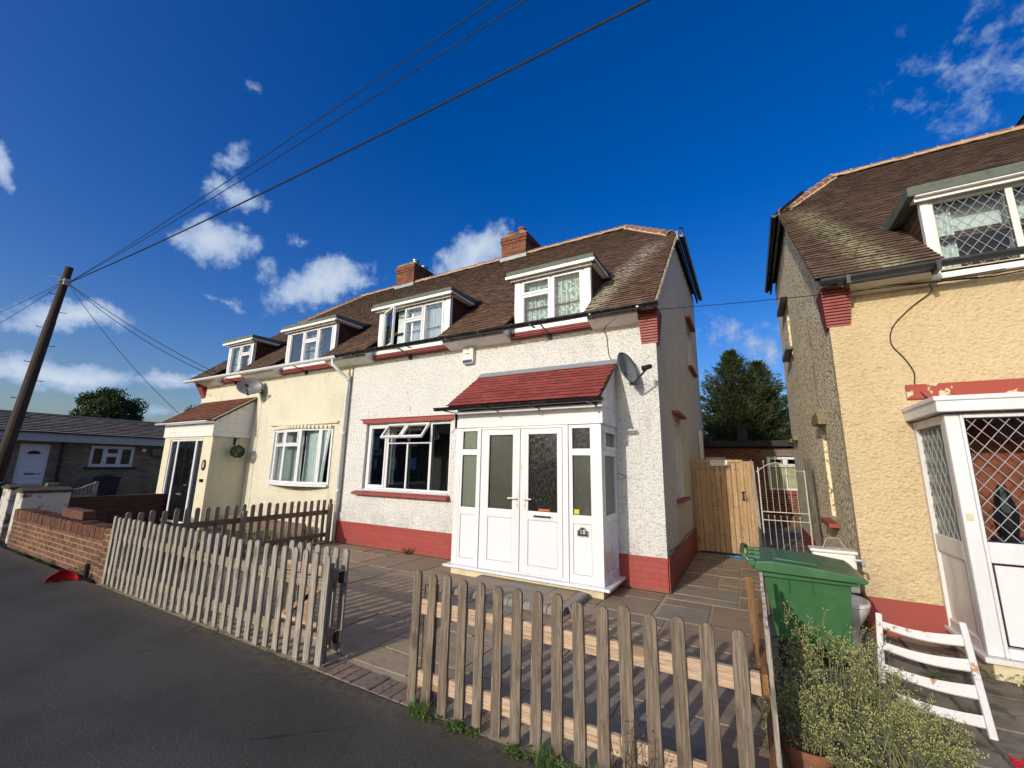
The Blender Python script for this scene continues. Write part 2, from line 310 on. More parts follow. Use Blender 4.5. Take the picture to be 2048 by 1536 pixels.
def tiles(mb,spans,o,sd,smax,gauge=.1,tw=.165,tl=.17,th=.012,jit=1.0):
    """overlapping tiles on a slope. o: origin (y,z) at eave, sd: (dy,dz) unit up-slope; spans(s)->[(x0,x1)]"""
    nx,nz=-sd[1],sd[0]; k=0; s=0
    while s<smax-.02:
        off=(k%2)*tw/2; L=min(tl,smax-s+.02)
        for (x0,x1) in spans(s+.02):
            x=math.floor((x0-off)/tw)*tw+off
            while x<x1:
                a=max(x,x0)+.001; b=min(x+tw,x1)-.0015
                if b-a>.02:
                    ja=U(-.004,.004)*jit; lift=th*2.0+U(0,.009)*jit; s0=s-.012+ja; s1=s+L+ja
                    if s1>smax: s1=smax
                    j1=U(-.002,.002)*jit
                    def P(xx,ss,h): return (xx,o[0]+sd[0]*ss+nx*h,o[1]+sd[1]*ss+nz*h)
                    vs=[P(a,s0,lift-th+j1),P(b,s0,lift-th-j1),P(b,s1,.002),P(a,s1,.002),P(a,s0,lift+j1),P(b,s0,lift-j1),P(b,s1,th*.7),P(a,s1,th*.7)]
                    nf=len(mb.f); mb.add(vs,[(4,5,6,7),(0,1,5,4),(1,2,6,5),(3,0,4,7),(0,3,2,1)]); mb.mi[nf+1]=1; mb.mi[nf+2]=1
                x+=tw
        s+=gauge; k+=1
def ridge(mb,mm,a,b,r=.11,L=.33):
    a=Vector(a);b=Vector(b);d=b-a;n=max(1,int(d.length/L)); d/=n
    for i in range(n):
        j=Vector((0,0,U(-.006,.006))); p=a+d*i+j; q=a+d*(i+1)+j
        u=(q-p).normalized(); sdv=u.cross(Vector((0,0,1))).normalized(); up=sdv.cross(u)
        vs=[]
        for e in (p+u*.006,q-u*.006):
            for k in range(8):
                t=math.pi*k/7; vs.append(tuple(e+sdv*math.cos(t)*r+up*(math.sin(t)*r*.75-.02)))
        mb.add(vs,[(k,k+1,9+k,8+k) for k in range(7)]+[tuple(range(8)),tuple(range(8,16))])
    # bedding
    u=(b-a).normalized(); sdv=u.cross(Vector((0,0,1))).normalized(); up=sdv.cross(u)
    nseg=max(2,int((b-a).length/.12)); 
    for sg in (-1,1):
        pts=[a+(b-a)*(i/nseg)+sdv*sg*(r*.97+U(-.008,.012))+up*(-.045+U(-.01,.008)) for i in range(nseg+1)]
        mm.tube(pts,[.028+U(-.008,.008) for _ in pts],6)
    nn=int((b-a).length/L)
    for i in range(nn+1):
        c=a+(b-a)*(i/max(nn,1)); mm.tube([c+sdv*math.cos(t)*(r+.002)+up*(math.sin(t)*(r*.75+.004)-.02) for t in [math.pi*k/8 for k in range(9)]],.010,4)
def gutter(mb,x0,x1,y,z,r=.062,sag=0):
    """half round trough along X"""
    vs=[]; n=9; m=max(2,int((x1-x0)/.8)+1)
    for i in range(m+1):
        t=i/m; zz=z-sag*math.sin(math.pi*t)+U(-.003,.003)
        for k in range(n):
            a=math.pi+math.pi*k/(n-1); vs.append((x0+(x1-x0)*t,y+math.cos(a)*r,zz+math.sin(a)*r))
        for k in range(n):
            a=2*math.pi-math.pi*k/(n-1); vs.append((x0+(x1-x0)*t,y+math.cos(a)*(r-.008),zz+math.sin(a)*(r-.008)))
    w=2*n; fs=[(i*w+k,i*w+(k+1)%w,(i+1)*w+(k+1)%w,(i+1)*w+k) for i in range(m) for k in range(w)]
    fs+=[tuple(range(w)),tuple(m*w+k for k in range(w))]
    mb.add(vs,fs)
    for e in (x0,x1): mb.add([(e,y-r,z)]+[(e,y+math.cos(math.pi+math.pi*k/8)*r,z+math.sin(math.pi+math.pi*k/8)*r) for k in range(9)]+[(e+.006,y,z)],[tuple(range(10))])
def cr(P,k=6):
    P=[Vector(p) for p in P]; Q=[P[0]*2-P[1]]+P+[P[-1]*2-P[-2]]; out=[]
    for i in range(1,len(Q)-2):
        for j in range(k):
            t=j/k; a,b,c,d=Q[i-1],Q[i],Q[i+1],Q[i+2]; out.append(.5*((2*b)+(c-a)*t+(2*a-5*b+4*c-d)*t*t+(3*b-a-3*c+d)*t**3))
    return out+[P[-1]]
def gutter_y(mb,y0,y1,x,z,r=.055):
    t=MB(); gutter(t,y0,y1,x,z,r); mb.add([(b,a,c) for a,b,c in t.v],t.f)
def curtain(mb,x0,x1,z0,z1,y,fold=.07,amp=.018,gather=None):
    nx=max(8,int((x1-x0)/.012))
    def f(u,v):
        x=x0+(x1-x0)*u
        if gather: # curtain drawn aside towards its bottom
            x=x0+(x1-x0)*(u*(1-gather*(1-v)))
        return (x,y+amp*math.sin(u*(x1-x0)/fold*2*math.pi+.8*math.sin(v*3))*(1-.4*v)+.006*math.sin(u*60),z0+(z1-z0)*v)
    mb.grid(f,nx,6)
def window(parent,x0,x1,z0,z1,y,sashes,fw=.05,sw=.045,dep=.07,mat='white_upvc',glassm='clear_glass',name='window',T=None,label=None,flat=False):
    """sashes: list of (x0,x1,z0,z1,kind) kind: 's' sash ring, 'f' fixed, 'o' top-hung open, 'c' casement open"""
    fr=MB(T); fr.ring(x0,x1,z0,z1,fw,y,y+dep)
    xs=sorted({s[0] for s in sashes}|{s[1] for s in sashes}); 
    win=fr
    panes=[];extra=[]
    for (a,b,c,d,k) in sashes:
        if k=='f':
            win.ring(a-.012,b+.012,c-.012,d+.012,.012,y+.018,y+.05); panes.append((a,b,c,d,y+.035,None))
        elif k=='s':
            win.ring(a,b,c,d,sw,y-.012,y+.045); win.ring(a+sw,b-sw,c+sw,d-sw,.008,y+.012,y+.03); panes.append((a+sw,b-sw,c+sw,d-sw,y+.02,None))
        elif k in 'oc': extra.append((a,b,c,d,k))
    # mullions: fill everything between sashes inside the outer ring
    xi=sorted({x0+fw,x1-fw}|{min(max(s[i],x0+fw),x1-fw) for s in sashes for i in (0,1)}); zi=sorted({z0+fw,z1-fw}|{min(max(s[i],z0+fw),z1-fw) for s in sashes for i in (2,3)})
    for i in range(len(xi)-1):
        for j in range(len(zi)-1):
            cx=(xi[i]+xi[i+1])/2; cz=(zi[j]+zi[j+1])/2
            if xi[i+1]-xi[i]<.002 or zi[j+1]-zi[j]<.002: continue
            if not any(s[0]<cx<s[1] and s[2]<cz<s[3] for s in sashes): win.box(xi[i],xi[i+1],y+.002,y+dep-.002,zi[j],zi[j+1])
    w=win.build(name,mat,parent,bevel=.004,label=label)
    pp=parent if flat else w
    for p in panes:
        g=MB(T); g.box(p[0],p[1],p[4],p[4]+.006,p[2],p[3]); g.build('pane',glassm,pp)
    for (a,b,c,d,k) in extra:
        Z=Matrix.Translation(((a,y-.005,0) if k=='c' else (0,y-.005,d)))
        Rm=Matrix.Rotation(R_(-24),4,'Z') if k=='c' else Matrix.Rotation(R_(-38),4,'X')
        TT=Z@Rm@Z.inverted(); TT=(T@TT) if T else TT
        sb=MB(TT); sb.ring(a,b,c,d,sw,y-.03,y+.015); so=sb.build('sash',mat,pp,bevel=.004)
        g=MB(TT); g.box(a+sw,b-sw,y-.01,y-.004,c+sw,d-sw); g.build('pane',glassm,pp)
        if k=='o':
            st=MB(TT); st.box((a+b)/2-.01,(a+b)/2+.01,y+.015,y+.02,c+.01,c+.12); st.build('window_stay','white_upvc',pp)
    return w
simple('cool_white',hx('#cfd6de'),.3,hx('#9aa0a6'),.3,4,30,.03,.5)
simple('felt_dark',hx('#3a3a37'),.9,hx('#222220'),.5,6,90,.5)
wood('orange_y',hx('#9a7048'),hx('#7d5936'),hx('#523822'),axis='y'); wood('orange_x',hx('#b5977a'),hx('#967557'),hx('#5c3b25'),axis='x')
wood('grey_post',hx('#6d665e'),hx('#4f4942'),hx('#332d28'))
simple('kerb_block',hx('#8d857a'),.85,hx('#4f4942'),.5,9,60,.4)
simple('terracotta_pot',hx('#8a5840'),.85,hx('#4d4a38'),.7,9,60,.3)
simple('bin_navy',hx('#12192b'),.4)
simple('pillar_cap',hx('#4c443a'),.9,hx('#2a251f'),.6,8,60,.6)
def patchy(name,a,b,c,s=6,th=.56,rough=.7,bst=.5):
    n=N(name); f=n.noise(s,6,.65,dist=.5); k=n.sm(f,th,th+.03); k2=n.sm(f,th+.09,th+.11)
    col=n.mix(k,a,b); col=n.mix(k2,col,c); col=n.mix(.2,col,n.mix(n.noise(50,3),hx('#2a2018'),col)); n.pr(col,rough,n.bump(n.math('SUBTRACT',1,k),bst,.004),.3); MM[name]=n.m
brick('shaded_brick',hx('#5f382c'),hx('#4a2c24'),hx('#4f453b'))  # red brick with the side wall's shade put into its colour
patchy('red_paint_worn',hx('#9a4b42'),hx('#8a5a48'),hx('#7a6a5a'),3,.64)
patchy('red_paint_peeling',hx('#a04a3c'),hx('#d8c6a2'),hx('#8f8172'),5,.55)
patchy('pillar_white',hx('#cbc6bb'),hx('#8c8577'),hx('#6b4a3a'),5,.55)
patchy('peeling_white',hx('#e6e3dc'),hx('#c79a6b'),hx('#9a6b45'),7,.6)
patchy('terracotta_wall',hx('#a05a45'),hx('#94503d'),hx('#884836'),2,.6)
brick('coping_brick',hx('#80563f'),hx('#654433'),hx('#b09470'),bw=2,bh=2,ms=.0,dk=.8,vary=.9)
simple('grey_bead',hx('#8e9094'),.5)
simple('broken_render',hx('#8a7c5e'),.9,hx('#4a4234'),.6,12,60,.8)
# ================================================================ setting
SL=.87; TH=math.atan(SL); SD=(math.cos(TH),math.sin(TH))
g=MB(); g.grid(lambda u,v:(-400+800*u,-400+800*v,-.17),2,2); struct(g.build('ground','old_concrete'))
g=MB(); g.grid(lambda u,v:(-60+80*u,-30+32.42*v,.0),2,2); g.add([(-60,2.42,0),(20,2.42,0),(20,2.42,-.16),(-60,2.42,-.16)],[(0,1,2,3)]); struct(g.build('road','asphalt'))
# patio of riven sandstone slabs on a pale bed
root=None
bed=MB(); bed.box(-7.62,.03,2.44,5.2,-.12,-.008); bed.box(-7.62,-1.05,5.2,6.12,-.12,-.008); bed.box(-1.05,.03,5.2,9.45,-.12,-.008)
pat=struct(bed.build('patio','slab_grout'))
sl=MB(); random.seed(11)
def slabs(mb,x0,x1,y0,y1,z,mod=.3,gap=.013,szs=((1,1),(2,1),(3,2),(2,2),(1,2),(3,1),(2,3))):
    nx=int(round((x1-x0)/mod)); ny=int(round((y1-y0)/mod)); dx=(x1-x0)/nx; dy=(y1-y0)/ny; used=[[0]*nx for _ in range(ny)]
    for j in range(ny):
        for i in range(nx):
            if used[j][i]: continue
            cand=[(w,h) for (w,h) in szs if i+w<=nx and j+h<=ny and all(not used[j+b][i+a] for a in range(w) for b in range(h))]
            big=[c for c in cand if c[0]*c[1]>=4]
            w,h=random.choice(big) if big and random.random()<.6 else random.choice(cand)
            for a in range(w):
                for b in range(h): used[j+b][i+a]=1
            X0=x0+i*dx+gap*.5;X1=x0+(i+w)*dx-gap*.5;Y0=y0+j*dy+gap*.5;Y1=y0+(j+h)*dy-gap*.5
            q=lambda:U(-.006,.006); t=lambda:z+U(-.004,.003)
            mb.add([(X0+q(),Y0+q(),z-.03),(X1+q(),Y0+q(),z-.03),(X1+q(),Y1+q(),z-.03),(X0+q(),Y1+q(),z-.03)]+[(X0+.006+q()*.5,Y0+.006+q()*.5,t()),(X1-.006,Y0+.006+q()*.5,t()),(X1-.006+q()*.5,Y1-.006,t()),(X0+.006,Y1-.006+q()*.5,t())],[(4,5,6,7),(0,1,5,4),(1,2,6,5),(2,3,7,6),(3,0,4,7)])
slabs(sl,-7.6,.0,2.72,5.12,0,.3); slabs(sl,-7.6,-1.08,5.12,6.06,0,.31); slabs(sl,-1.05,.02,5.12,9.4,0,.265)
sl.build('slab','sandstone_slab',pat)
pv=MB(); x=-3.12
while x<-1.98:
    pv.box(x+.003,x+.097,2.44,2.65,-.06,U(-.003,.004)); x+=.1
x=-7.6
while x<-3.2: pv.box(x+.003,x+.197,2.55,2.66,-.06,U(-.012,-.006)); x+=.2
x=-2.0
while x<-.1: pv.box(x+.003,x+.197,2.55,2.66,-.06,U(-.012,-.006)); x+=.2
pv.build('edging_block','block_paver',pat,bevel=.006)
g=MB(); g.box(-7.62,.03,2.425,2.56,-.12,-.018); g.build('bedding_strip','soil',pat)
g=MB(); g.grid(lambda u,v:(-13.3+5.6*u,2.75+3.4*v,-.01+.02*noise.noise(Vector((u*9,v*9,0)))),20,12); struct(g.build('front_garden_soil','soil'))
g=MB(); g.grid(lambda u,v:(.03+7*u,2.43+14*v,-.085+.012*noise.noise(Vector((u*20,v*30,0)))),30,60); struct(g.build('side_path','old_concrete'))
sl=MB(); slabs(sl,.06,4.0,2.6,6.1,-.055,.6,.02,((1,1),(1,1),(2,1))); struct(sl.build('path_paving','old_concrete'))
g=MB(); g.grid(lambda u,v:(-60+46.5*u,2.6+25*v,.0),2,2); struct(g.build('bungalow_forecourt','old_concrete'))

# ================================================================ houses
def roof_front(par,xl,xr,gaps,mat,hipL=None,hipR=None,Y0=5.78,Z0=3.92,YR=10.55,YH=8.8):
    """hipL/hipR: apex x of the half hip at that end (None = party line)"""
    smax=(YR-Y0)/SD[0]; sh=(YH-Y0)/SD[0]; sg=(6.16-Y0)/SD[0]
    def spans(s):
        a,b=xl,xr
        if s>sh:
            t=(s-sh)/(smax-sh)
            if hipL is not None: a=xl+(hipL-xl)*t
            if hipR is not None: b=xr+(hipR-xr)*t
        if s<sg+.02:
            out=[];c=a
            for (p,q) in gaps:
                if p>c: out.append((c,p))
                c=q
            if c<b: out.append((c,b))
            return out
        return [(a,b)]
    t=MB(); tiles(t,spans,(Y0,Z0),SD,smax,th=.014)
    # underlay
    s=0
    while s<smax:
        for (a,b) in spans(s+.02):
            P=lambda x,ss:(x,Y0+SD[0]*ss+SD[1]*.012,Z0+SD[1]*ss-SD[0]*.012)
            t.quad(P(a,s),P(b,s),P(b,min(s+.1,smax)),P(a,min(s+.1,smax)))
        s+=.1
    zr=Z0+SL*(YR-Y0); zh=Z0+SL*(YH-Y0); yb=2*YR-YH
    a2=xl if hipL is None else hipL; b2=xr if hipR is None else hipR
    t.quad((xl,yb,zh),(xr,yb,zh),(b2,YR,zr),(a2,YR,zr))
    if hipL is not None: t.add([(xl,YH,zh),(xl,yb,zh),(hipL,YR,zr)],[(0,1,2)])
    if hipR is not None: t.add([(xr,YH,zh),(xr,yb,zh),(hipR,YR,zr)],[(0,1,2)])
    o=t.build('roof',[mat,'tile_butt_shade'],par)
    r=MB();m=MB(); ridge(r,m,(a2,YR,zr+.04),(b2,YR,zr+.04))
    if hipL is not None: ridge(r,m,(xl+.1,YH+.08,zh+.1),(hipL,YR,zr+.04))
    if hipR is not None: ridge(r,m,(xr-.1,YH+.08,zh+.1),(hipR,YR,zr+.04))
    rt=r.build('ridge_tiles','ridge_tile',o); m.build('mortar_bedding','mortar',o)
    return o,zr,zh,yb
def verge(par,x,Y0=5.78,Z0=3.92,YH=8.8,sgn=1,mat='mortar'):
    v=MB(); pts=[]
    for i in range(31):
        t=i/30; y=Y0+.03+(YH-Y0)*t; pts.append((x+U(-.006,.01)*sgn,y,Z0+SL*(y-Y0)-.035+U(-.008,.008)))
    v.tube(pts,[.03+U(-.008,.008) for _ in pts],6); v.build('verge_mortar',mat,par)
def dormer(par,x0,x1,zb,zt,ztop,lay,y=6.12,glassm='clear_glass',boardw=.11,rbk=6.98,side=True,mat='white_upvc',plain=False):
    yk=5.78+(zt+.02-3.92)/SL
    d=MB(); d.box(x0+.06,x1-.06,y+.6,y+.62,zb,zt); o=d.build('dormer','room_dark',par)
    for (a,b) in ((x0,x0+.05),(x1-.05,x1)): d=MB(); d.prism([(y+.07,zb),(y+.07,zt),(yk+.05,zt),(y+.12,zb)],'x',a,b); d.build('dormer_cheek','brown_hung_tile',o)
    r=MB(); r.prism([(y-.13,zt+.03),(y-.13,zt+.15),(rbk,zt+.2),(rbk+.02,zt+.1),(rbk-.1,zt+.03)],'x',x0-.12,x1+.1); r.build('dormer_roof','felt',o,bevel=.012)
    f=MB()
    if not plain: f.box(x0-.125,x1+.105,y-.15,y-.132,zt+.0,zt+.055)
    f.box(x0-.06,x1+.05,y-.08,y-.06,zt-.03,zt+.015)
    f.box(x1+.103,x1+.118,y-.132,rbk-.2,zt+.02,zt+.06); f.box(x0-.06,x1+.05,y-.132,y+.07,zt+.012,zt+.028); f.box(x1+.01,x1+.09,y,rbk-.25,zt+.008,zt+.022)
    f.build('dormer_fascia','white_gloss',o,bevel=.004)
    f=MB(); f.prism([(rbk-.25,zt+.03),(rbk+.06,zt+.05),(rbk+.05,zt+.2),(rbk-.05,zt+.2)],'x',x1+.06,x1+.14); f.build('end_cap','black_plastic',o,bevel=.01)
    f=MB(); f.box(x0,x0+boardw,y-.012,y+.07,zb+.0,zt); f.box(x1-boardw,x1,y-.012,y+.07,zb,zt); f.box(x0-.03,x1+.02,y-.05,y+.07,zb-.07,zb-.002); f.build('corner_board','white_gloss',o,bevel=.004)
    rr=MB()
    for k in range(0 if plain else 3): rr.box(x0-.03,x1+.03,y-.075+.012*k,y+.02,zb-.11-.032*k,zb-.085-.032*k)
    if not plain: rr.build('tile_sill','red_paint',o,bevel=.004)
    ks=[(x0+boardw+a*(x1-x0-2*boardw),x0+boardw+b*(x1-x0-2*boardw),zb+c*(zt-zb),zb+e*(zt-zb),k) for (a,b,c,e,k) in lay]
    window(o,x0+boardw,x1-boardw,zb,zt,y,ks,.04,.04,name='window_frame',flat=True,glassm=glassm,mat=mat)
    return o
n=N('brown_hung_tile'); v=n.wallv(); o=n.n('ShaderNodeTexBrick'); n.l(v,o.inputs[0]); o.inputs['Scale'].default_value=1; o.inputs['Brick Width'].default_value=.165; o.inputs['Row Height'].default_value=.1; o.inputs['Mortar Size'].default_value=.006
o.inputs['Color1'].default_value=hx('#5a3d30'); o.inputs['Color2'].default_value=hx('#452f27'); o.inputs['Mortar'].default_value=hx('#1c1512'); n.pr(o.outputs[0],.9,n.bump(n.math('SUBTRACT',1,o.outputs[1]),.8,.01),.2); MM['brown_hung_tile']=n.m
def soffit(par,segs,y0=5.86,yw=6.14,zt=3.915,zf=3.83,zw=3.74,mat='white_gloss',name='soffit'):
    for (a,b) in segs: m=MB(); m.prism([(y0,zt),(y0,zf),(yw-.002,zw),(yw-.002,zt+.2)],'x',a,b); m.build(name,mat,par,bevel=.006)
def corbel(par,x0,x1,y0,y1,z0,z1,outx,mat='red_paint'):
    """stepped tile corbel at a front corner, each course oversailing the last"""
    m=MB(); n=13
    for k in range(n):
        t=k/(n-1); h=(z1-z0)/n; e=.0+.22*t
        m.box(x0-(outx<0)*(.02+.05*t)- .0,x1+(outx>0)*(.02+.05*t),y0-e,y1,z0+k*h,z0+(k+1)*h-.008)
        m.box(x0+.01,x1-.01,y0-e+.02,y1,z0+(k+1)*h-.008,z0+(k+1)*h)
    return m.build('corbel',mat,par)
def house_shell(par,x0,x1,Y,wallm,sidem,holes,side,sideholes=(),zg=0,YR=10.55,YH=8.8,YB=12.6,Z0=3.92,Y0=5.78,depth=.12,ztop=3.95):
    w=MB(); wallrects(w,'y',Y,Y+depth,x0,x1,zg,ztop,holes); w.build('front_wall',wallm,par)
    zh=Z0+SL*(YH-Y0)
    s=MB(); sx=side; a=x1-depth if sx>0 else x0; b=x1 if sx>0 else x0+depth
    wallrects(s,'x',a,b,Y+depth,YB,zg,3.9,sideholes)
    z1=Z0+SL*(Y+depth-Y0)-.06
    wh=[h for h in sideholes if h[3]>3.9]
    if wh:
        h=wh[0]
        s.prism([(Y+depth,3.9),(h[0],3.9),(h[0],5.2),(Y+depth+(5.2-z1)/SL,5.2),(Y+depth,z1)],'x',a,b)
        s.prism([(Y+depth+(5.2-z1)/SL,5.2),(YB,5.2),(YB,zh),(YH+.05,zh)],'x',a,b); s.box(a,b,h[1],YB,3.9,5.2)
        s.box(a,b,h[0],h[1],h[3],5.2)
    else: s.prism([(Y+depth,3.9),(YB,3.9),(YB,zh),(YH+.05,zh),(Y+depth,z1)],'x',a,b)
    s.build('side_wall',sidem,par)
    o=MB(); o.box(x0+.01,x1-.01,YB-.12,YB-.005,zg,zh); 
    if sx>0: o.box(x0+.01,x0+.1,Y+depth,YB-.13,zg,3.7)
    else: o.box(x1-.1,x1-.01,Y+depth,YB-.13,zg,3.7)
    o.box(x0+.13,x1-.13,Y+1.6,Y+1.7,zg+.0,3.6)
    o.build('rear_wall','room_dark',par)
def chimney(par,x0,x1,y0,y1,zb,zt,pots,mat='chimney_brick'):
    c=MB(); c.box(x0,x1,y0,y1,zb,zt-.3); 
    for k,e in enumerate((.02,.045,.02)): c.box(x0-e,x1+e,y0-e,y1+e,zt-.3+k*.08,zt-.3+(k+1)*.08-.002)
    o=c.build('chimney',mat,par,bevel=.01)
    f=MB(); f.prism([(x0-.06,zt-.065),(x1+.06,zt-.065),(x1-.05,zt+.02),(x0+.05,zt+.02)],'y',y0-.02,y1+.02); f.build('flaunching','old_concrete',o,bevel=.02)
    f=MB(); f.box(x0-.035,x1+.035,y0-.03,y0-.012,zb+.0,zb+.52); f.build('lead_flashing','lead',o,bevel=.004)
    for (px,py,r,h,m) in pots:
        p=MB(); p.tube([(px,py,zt-.02),(px,py,zt+h*.8),(px,py,zt+h*.8),(px,py,zt+h)],[r*1.05,r*.9,r*1.12,r*1.1],12); p.build('chimney_pot',m,o)
    return o
# ---------------- white house (number 18)
WH=thing('semi_detached_house','white roughcast house with dark tiled roof, red painted base and white double door porch','house',(-4.3,6.14,0))
D1=(-3.43,-2.02); D2=(-6.82,-4.88); D3=(-10.12,-8.24); D4=(-12.9,-11.66)
house_shell(WH,-7.6,-1.05,6.14,'white_roughcast','side_roughcast',[(-6.97,-4.74,1.08,2.42),(D1[0]+.1,D1[1]-.1,3.9,5),(D2[0]+.1,D2[1]-.1,3.9,5)],1,[(7.35,8.15,1.12,2.5),(10.2,11.2,3.95,5.1)])
roof_front(WH,-7.6,-.98,[D2,D1],'old_roof_tile',hipR=-2.4)
verge(WH,-.985)
b=MB(); b.box(-7.6,-1.03,6.112,6.139,0,.43); b.box(-1.049,-1.022,6.139,12.6,0,.43); b.box(-1.049,-1.022,6.112,6.139,0,.43); b.build('painted_plinth','painted_brick',WH,bevel=.004)
# ground floor window
b=MB(); b.box(-7.06,-4.62,6.10,6.22,2.425,2.505); b.box(-7.14,-4.62,6.085,6.14,2.505,2.52); b.build('window_lintel','red_paint',WH,bevel=.004)
b=MB(); b.prism([(6.02,.985),(6.02,1.03),(6.2,1.075),(6.2,.985)],'x',-7.14,-4.7); b.build('window_sill','red_paint',WH,bevel=.006)
w=window(WH,-6.95,-4.76,1.085,2.415,6.2,[(-6.9,-6.42,1.135,2.365,'s'),(-6.36,-5.87,1.135,2.0,'f'),(-5.83,-5.29,1.135,2.0,'f'),(-5.24,-4.81,1.135,2.365,'f'),(-6.37,-5.85,2.03,2.39,'o'),(-5.84,-5.29,2.03,2.39,'o')],.045,.042)
b=MB(); b.prism([(6.12,1.074),(6.12,1.088),(6.2,1.11),(6.2,1.076)],'x',-6.95,-4.76); b.build('frame_sill','white_upvc',w)
b=MB(); curtain(b,-6.5,-6.34,1.2,2.4,6.36,.05,.02); b.build('curtain','curtain_net',w,smooth=True)
soffit(WH,[(-2.0,-1.25),(D2[1]+.06,D1[0]-.06),(-7.6,D2[0]-.06)])
for (q0,q1) in ((-7.6,D2[0]-.06),(D2[1]+.06,D1[0]-.06),(-2.0,-1.02)): b=MB(); b.box(q0,q1,5.845,5.859,3.845,3.925); b.build('fascia_board','white_gloss',WH)
corbel(WH,-1.26,-1.045,6.135,6.3,3.42,3.9,1)
ST3=[(.03,.36,.04,.96,'c'),(.37,.66,.66,.96,'s'),(.37,.66,.04,.64,'s'),(.67,.97,.04,.96,'s')]
d=dormer(WH,D1[0],D1[1],3.96,4.87,0,[(.03,.49,.68,.96,'s'),(.03,.49,.04,.66,'s'),(.52,.97,.04,.96,'s')])
b=MB(); curtain(b,D1[0]+.15,D1[1]-.15,3.98,4.84,6.24,.06,.012); b.build('curtain','lace_curtain',d,smooth=True)
d=dormer(WH,D2[0],D2[1],3.96,4.87,0,ST3)
b=MB(); curtain(b,D2[0]+.13,D2[0]+.3,3.98,4.84,6.26,.06,.015); b.build('curtain','curtain_net',d,smooth=True); b=MB(); curtain(b,D2[0]+.42,D2[0]+.62,3.98,4.84,6.26,.06,.015); b.build('curtain','curtain_net',d,smooth=True); b=MB(); curtain(b,-6.15,-5.62,3.98,4.84,6.24,.08,.018); b.build('curtain','curtain_net',d,smooth=True); b=MB(); curtain(b,-5.6,-5.0,3.98,4.84,6.24,.09,.018,.12); b.build('curtain','curtain_net',d,smooth=True)
chimney(WH,-6.32,-5.45,10.35,11.35,7.5,8.78,[(-6.1,10.6,.11,.2,'terracotta'),(-5.72,10.6,.12,.26,'terracotta'),(-5.8,11.1,.11,.2,'terracotta')])
gb=MB(); gutter(gb,-7.62,-.93,5.735,3.9); 
for x in (-7.1,-5.6,-4.6,-3.9,-2.9,-1.9,-1.2): gb.box(x-.015,x+.015,5.67,5.86,3.835,3.85)
gu=gb.build('gutter','black_plastic',WH,smooth=False)
for x in (-5.85,-2.75): b=MB(); b.tube([(x,5.76,3.85),(x+.02,6.1,3.76)],.014,6); b.box(x-.03,x+.03,6.09,6.14,3.7,3.8); b.build('gutter_bracket','black_plastic',WH)
b=MB(); gutter_y(b,8.75,12.65,-.86,6.5,.06); b.box(-.97,-.93,8.72,12.65,6.38,6.6); b.tube([(-.84,8.76,6.45),(-.84,8.7,6.62),(-.9,8.74,6.66)],.02,6); b.build('hip_gutter','black_plastic',WH)
# side openings
for (y0,y1,zt,zb) in ((7.25,8.25,2.5,1.12),(10.1,11.3,5.1,3.95)):
    b=MB(); b.box(-1.06,-.94,y0,y1,zt,zt+.05); b.build('window_hood','red_paint',WH,bevel=.005)
    b=MB(); b.box(-1.06,-.96,y0-.03,y1+.03,zb-.05,zb); b.build('window_ledge','red_paint',WH,bevel=.005)
for (y0,y1,zb,zt) in ((7.35,8.15,1.12,2.5),(10.2,11.2,3.95,5.1)):
    T=Matrix(((0,-1,0,-1.12),(1,0,0,0),(0,0,1,0),(0,0,0,1))) # local x->Y, local y-> -X
    window(WH,y0,y1,zb,zt,0,[(y0+.06,(y0+y1)/2-.01,zb+.06,zt-.06,'s'),((y0+y1)/2+.01,y1-.06,zb+.06,zt-.06,'s')],.05,.045,T=T,name='side_window')
b=MB(); b.tube([(-1.0,11.0,2.52),(-.98,11.02,2.4),(-.98,11.02,.1)],.05,10); b.build('drain_pipe','old_white_upvc',WH,smooth=True)
b=MB(); b.tube([(-1.035,6.3,.50),(-1.03,7,.46),(-1.03,8,.5),(-1.03,9.2,.47)],.006,5); b.build('low_cable','cable_black',WH)
# porch of number 18
PY=5.42
fr=MB(); a,bb=-4.08,-1.69
fr.box(a,a+.10,PY,PY+.07,.14,2.18); fr.box(-3.655,-3.585,PY-.02,PY+.07,.14,2.18); fr.box(-2.235,-2.155,PY-.02,PY+.07,.14,2.18); fr.box(-1.83,-1.69,PY,PY+.07,.14,2.18)
def panelframe(m,x0,x1,y,cells,z0,z1,dep=.06):
    """rails and stiles round a list of (x0,x1,z0,z1) openings"""
    xs=[x0,x1];zs=sorted({z0,z1}|{c[2] for c in cells}|{c[3] for c in cells})
    cx0=min(c[0] for c in cells);cx1=max(c[1] for c in cells)
    m.box(x0,cx0,y,y+dep,z0,z1); m.box(cx1,x1,y,y+dep,z0,z1)
    for i in range(len(zs)-1):
        if not any(c[2]<(zs[i]+zs[i+1])/2<c[3] for c in cells): m.box(cx0,cx1,y,y+dep,zs[i],zs[i+1])
panelframe(fr,-3.98,-3.655,PY+.003,[(-3.94,-3.68,1.85,2.13),(-3.94,-3.67,.98,1.76),(-3.94,-3.66,.24,.87)],.14,2.18)
panelframe(fr,-2.155,-1.83,PY+.003,[(-2.1,-1.845,1.85,2.13),(-2.1,-1.845,.98,1.76),(-2.1,-1.845,.24,.87)],.14,2.18)
fr.box(-3.585,-2.235,PY-.01,PY+.07,2.145,2.18); fr.box(-3.585,-2.235,PY+.0,PY+.07,.14,.16)
fr.box(-4.11,-1.665,PY-.02,PY+.05,2.183,2.45)
fr.box(-1.71,-1.655,PY-.03,PY+.02,2.183,2.45)
T=Matrix(((0,-1,0,-1.69),(1,0,0,0),(0,0,1,0),(0,0,0,1)))
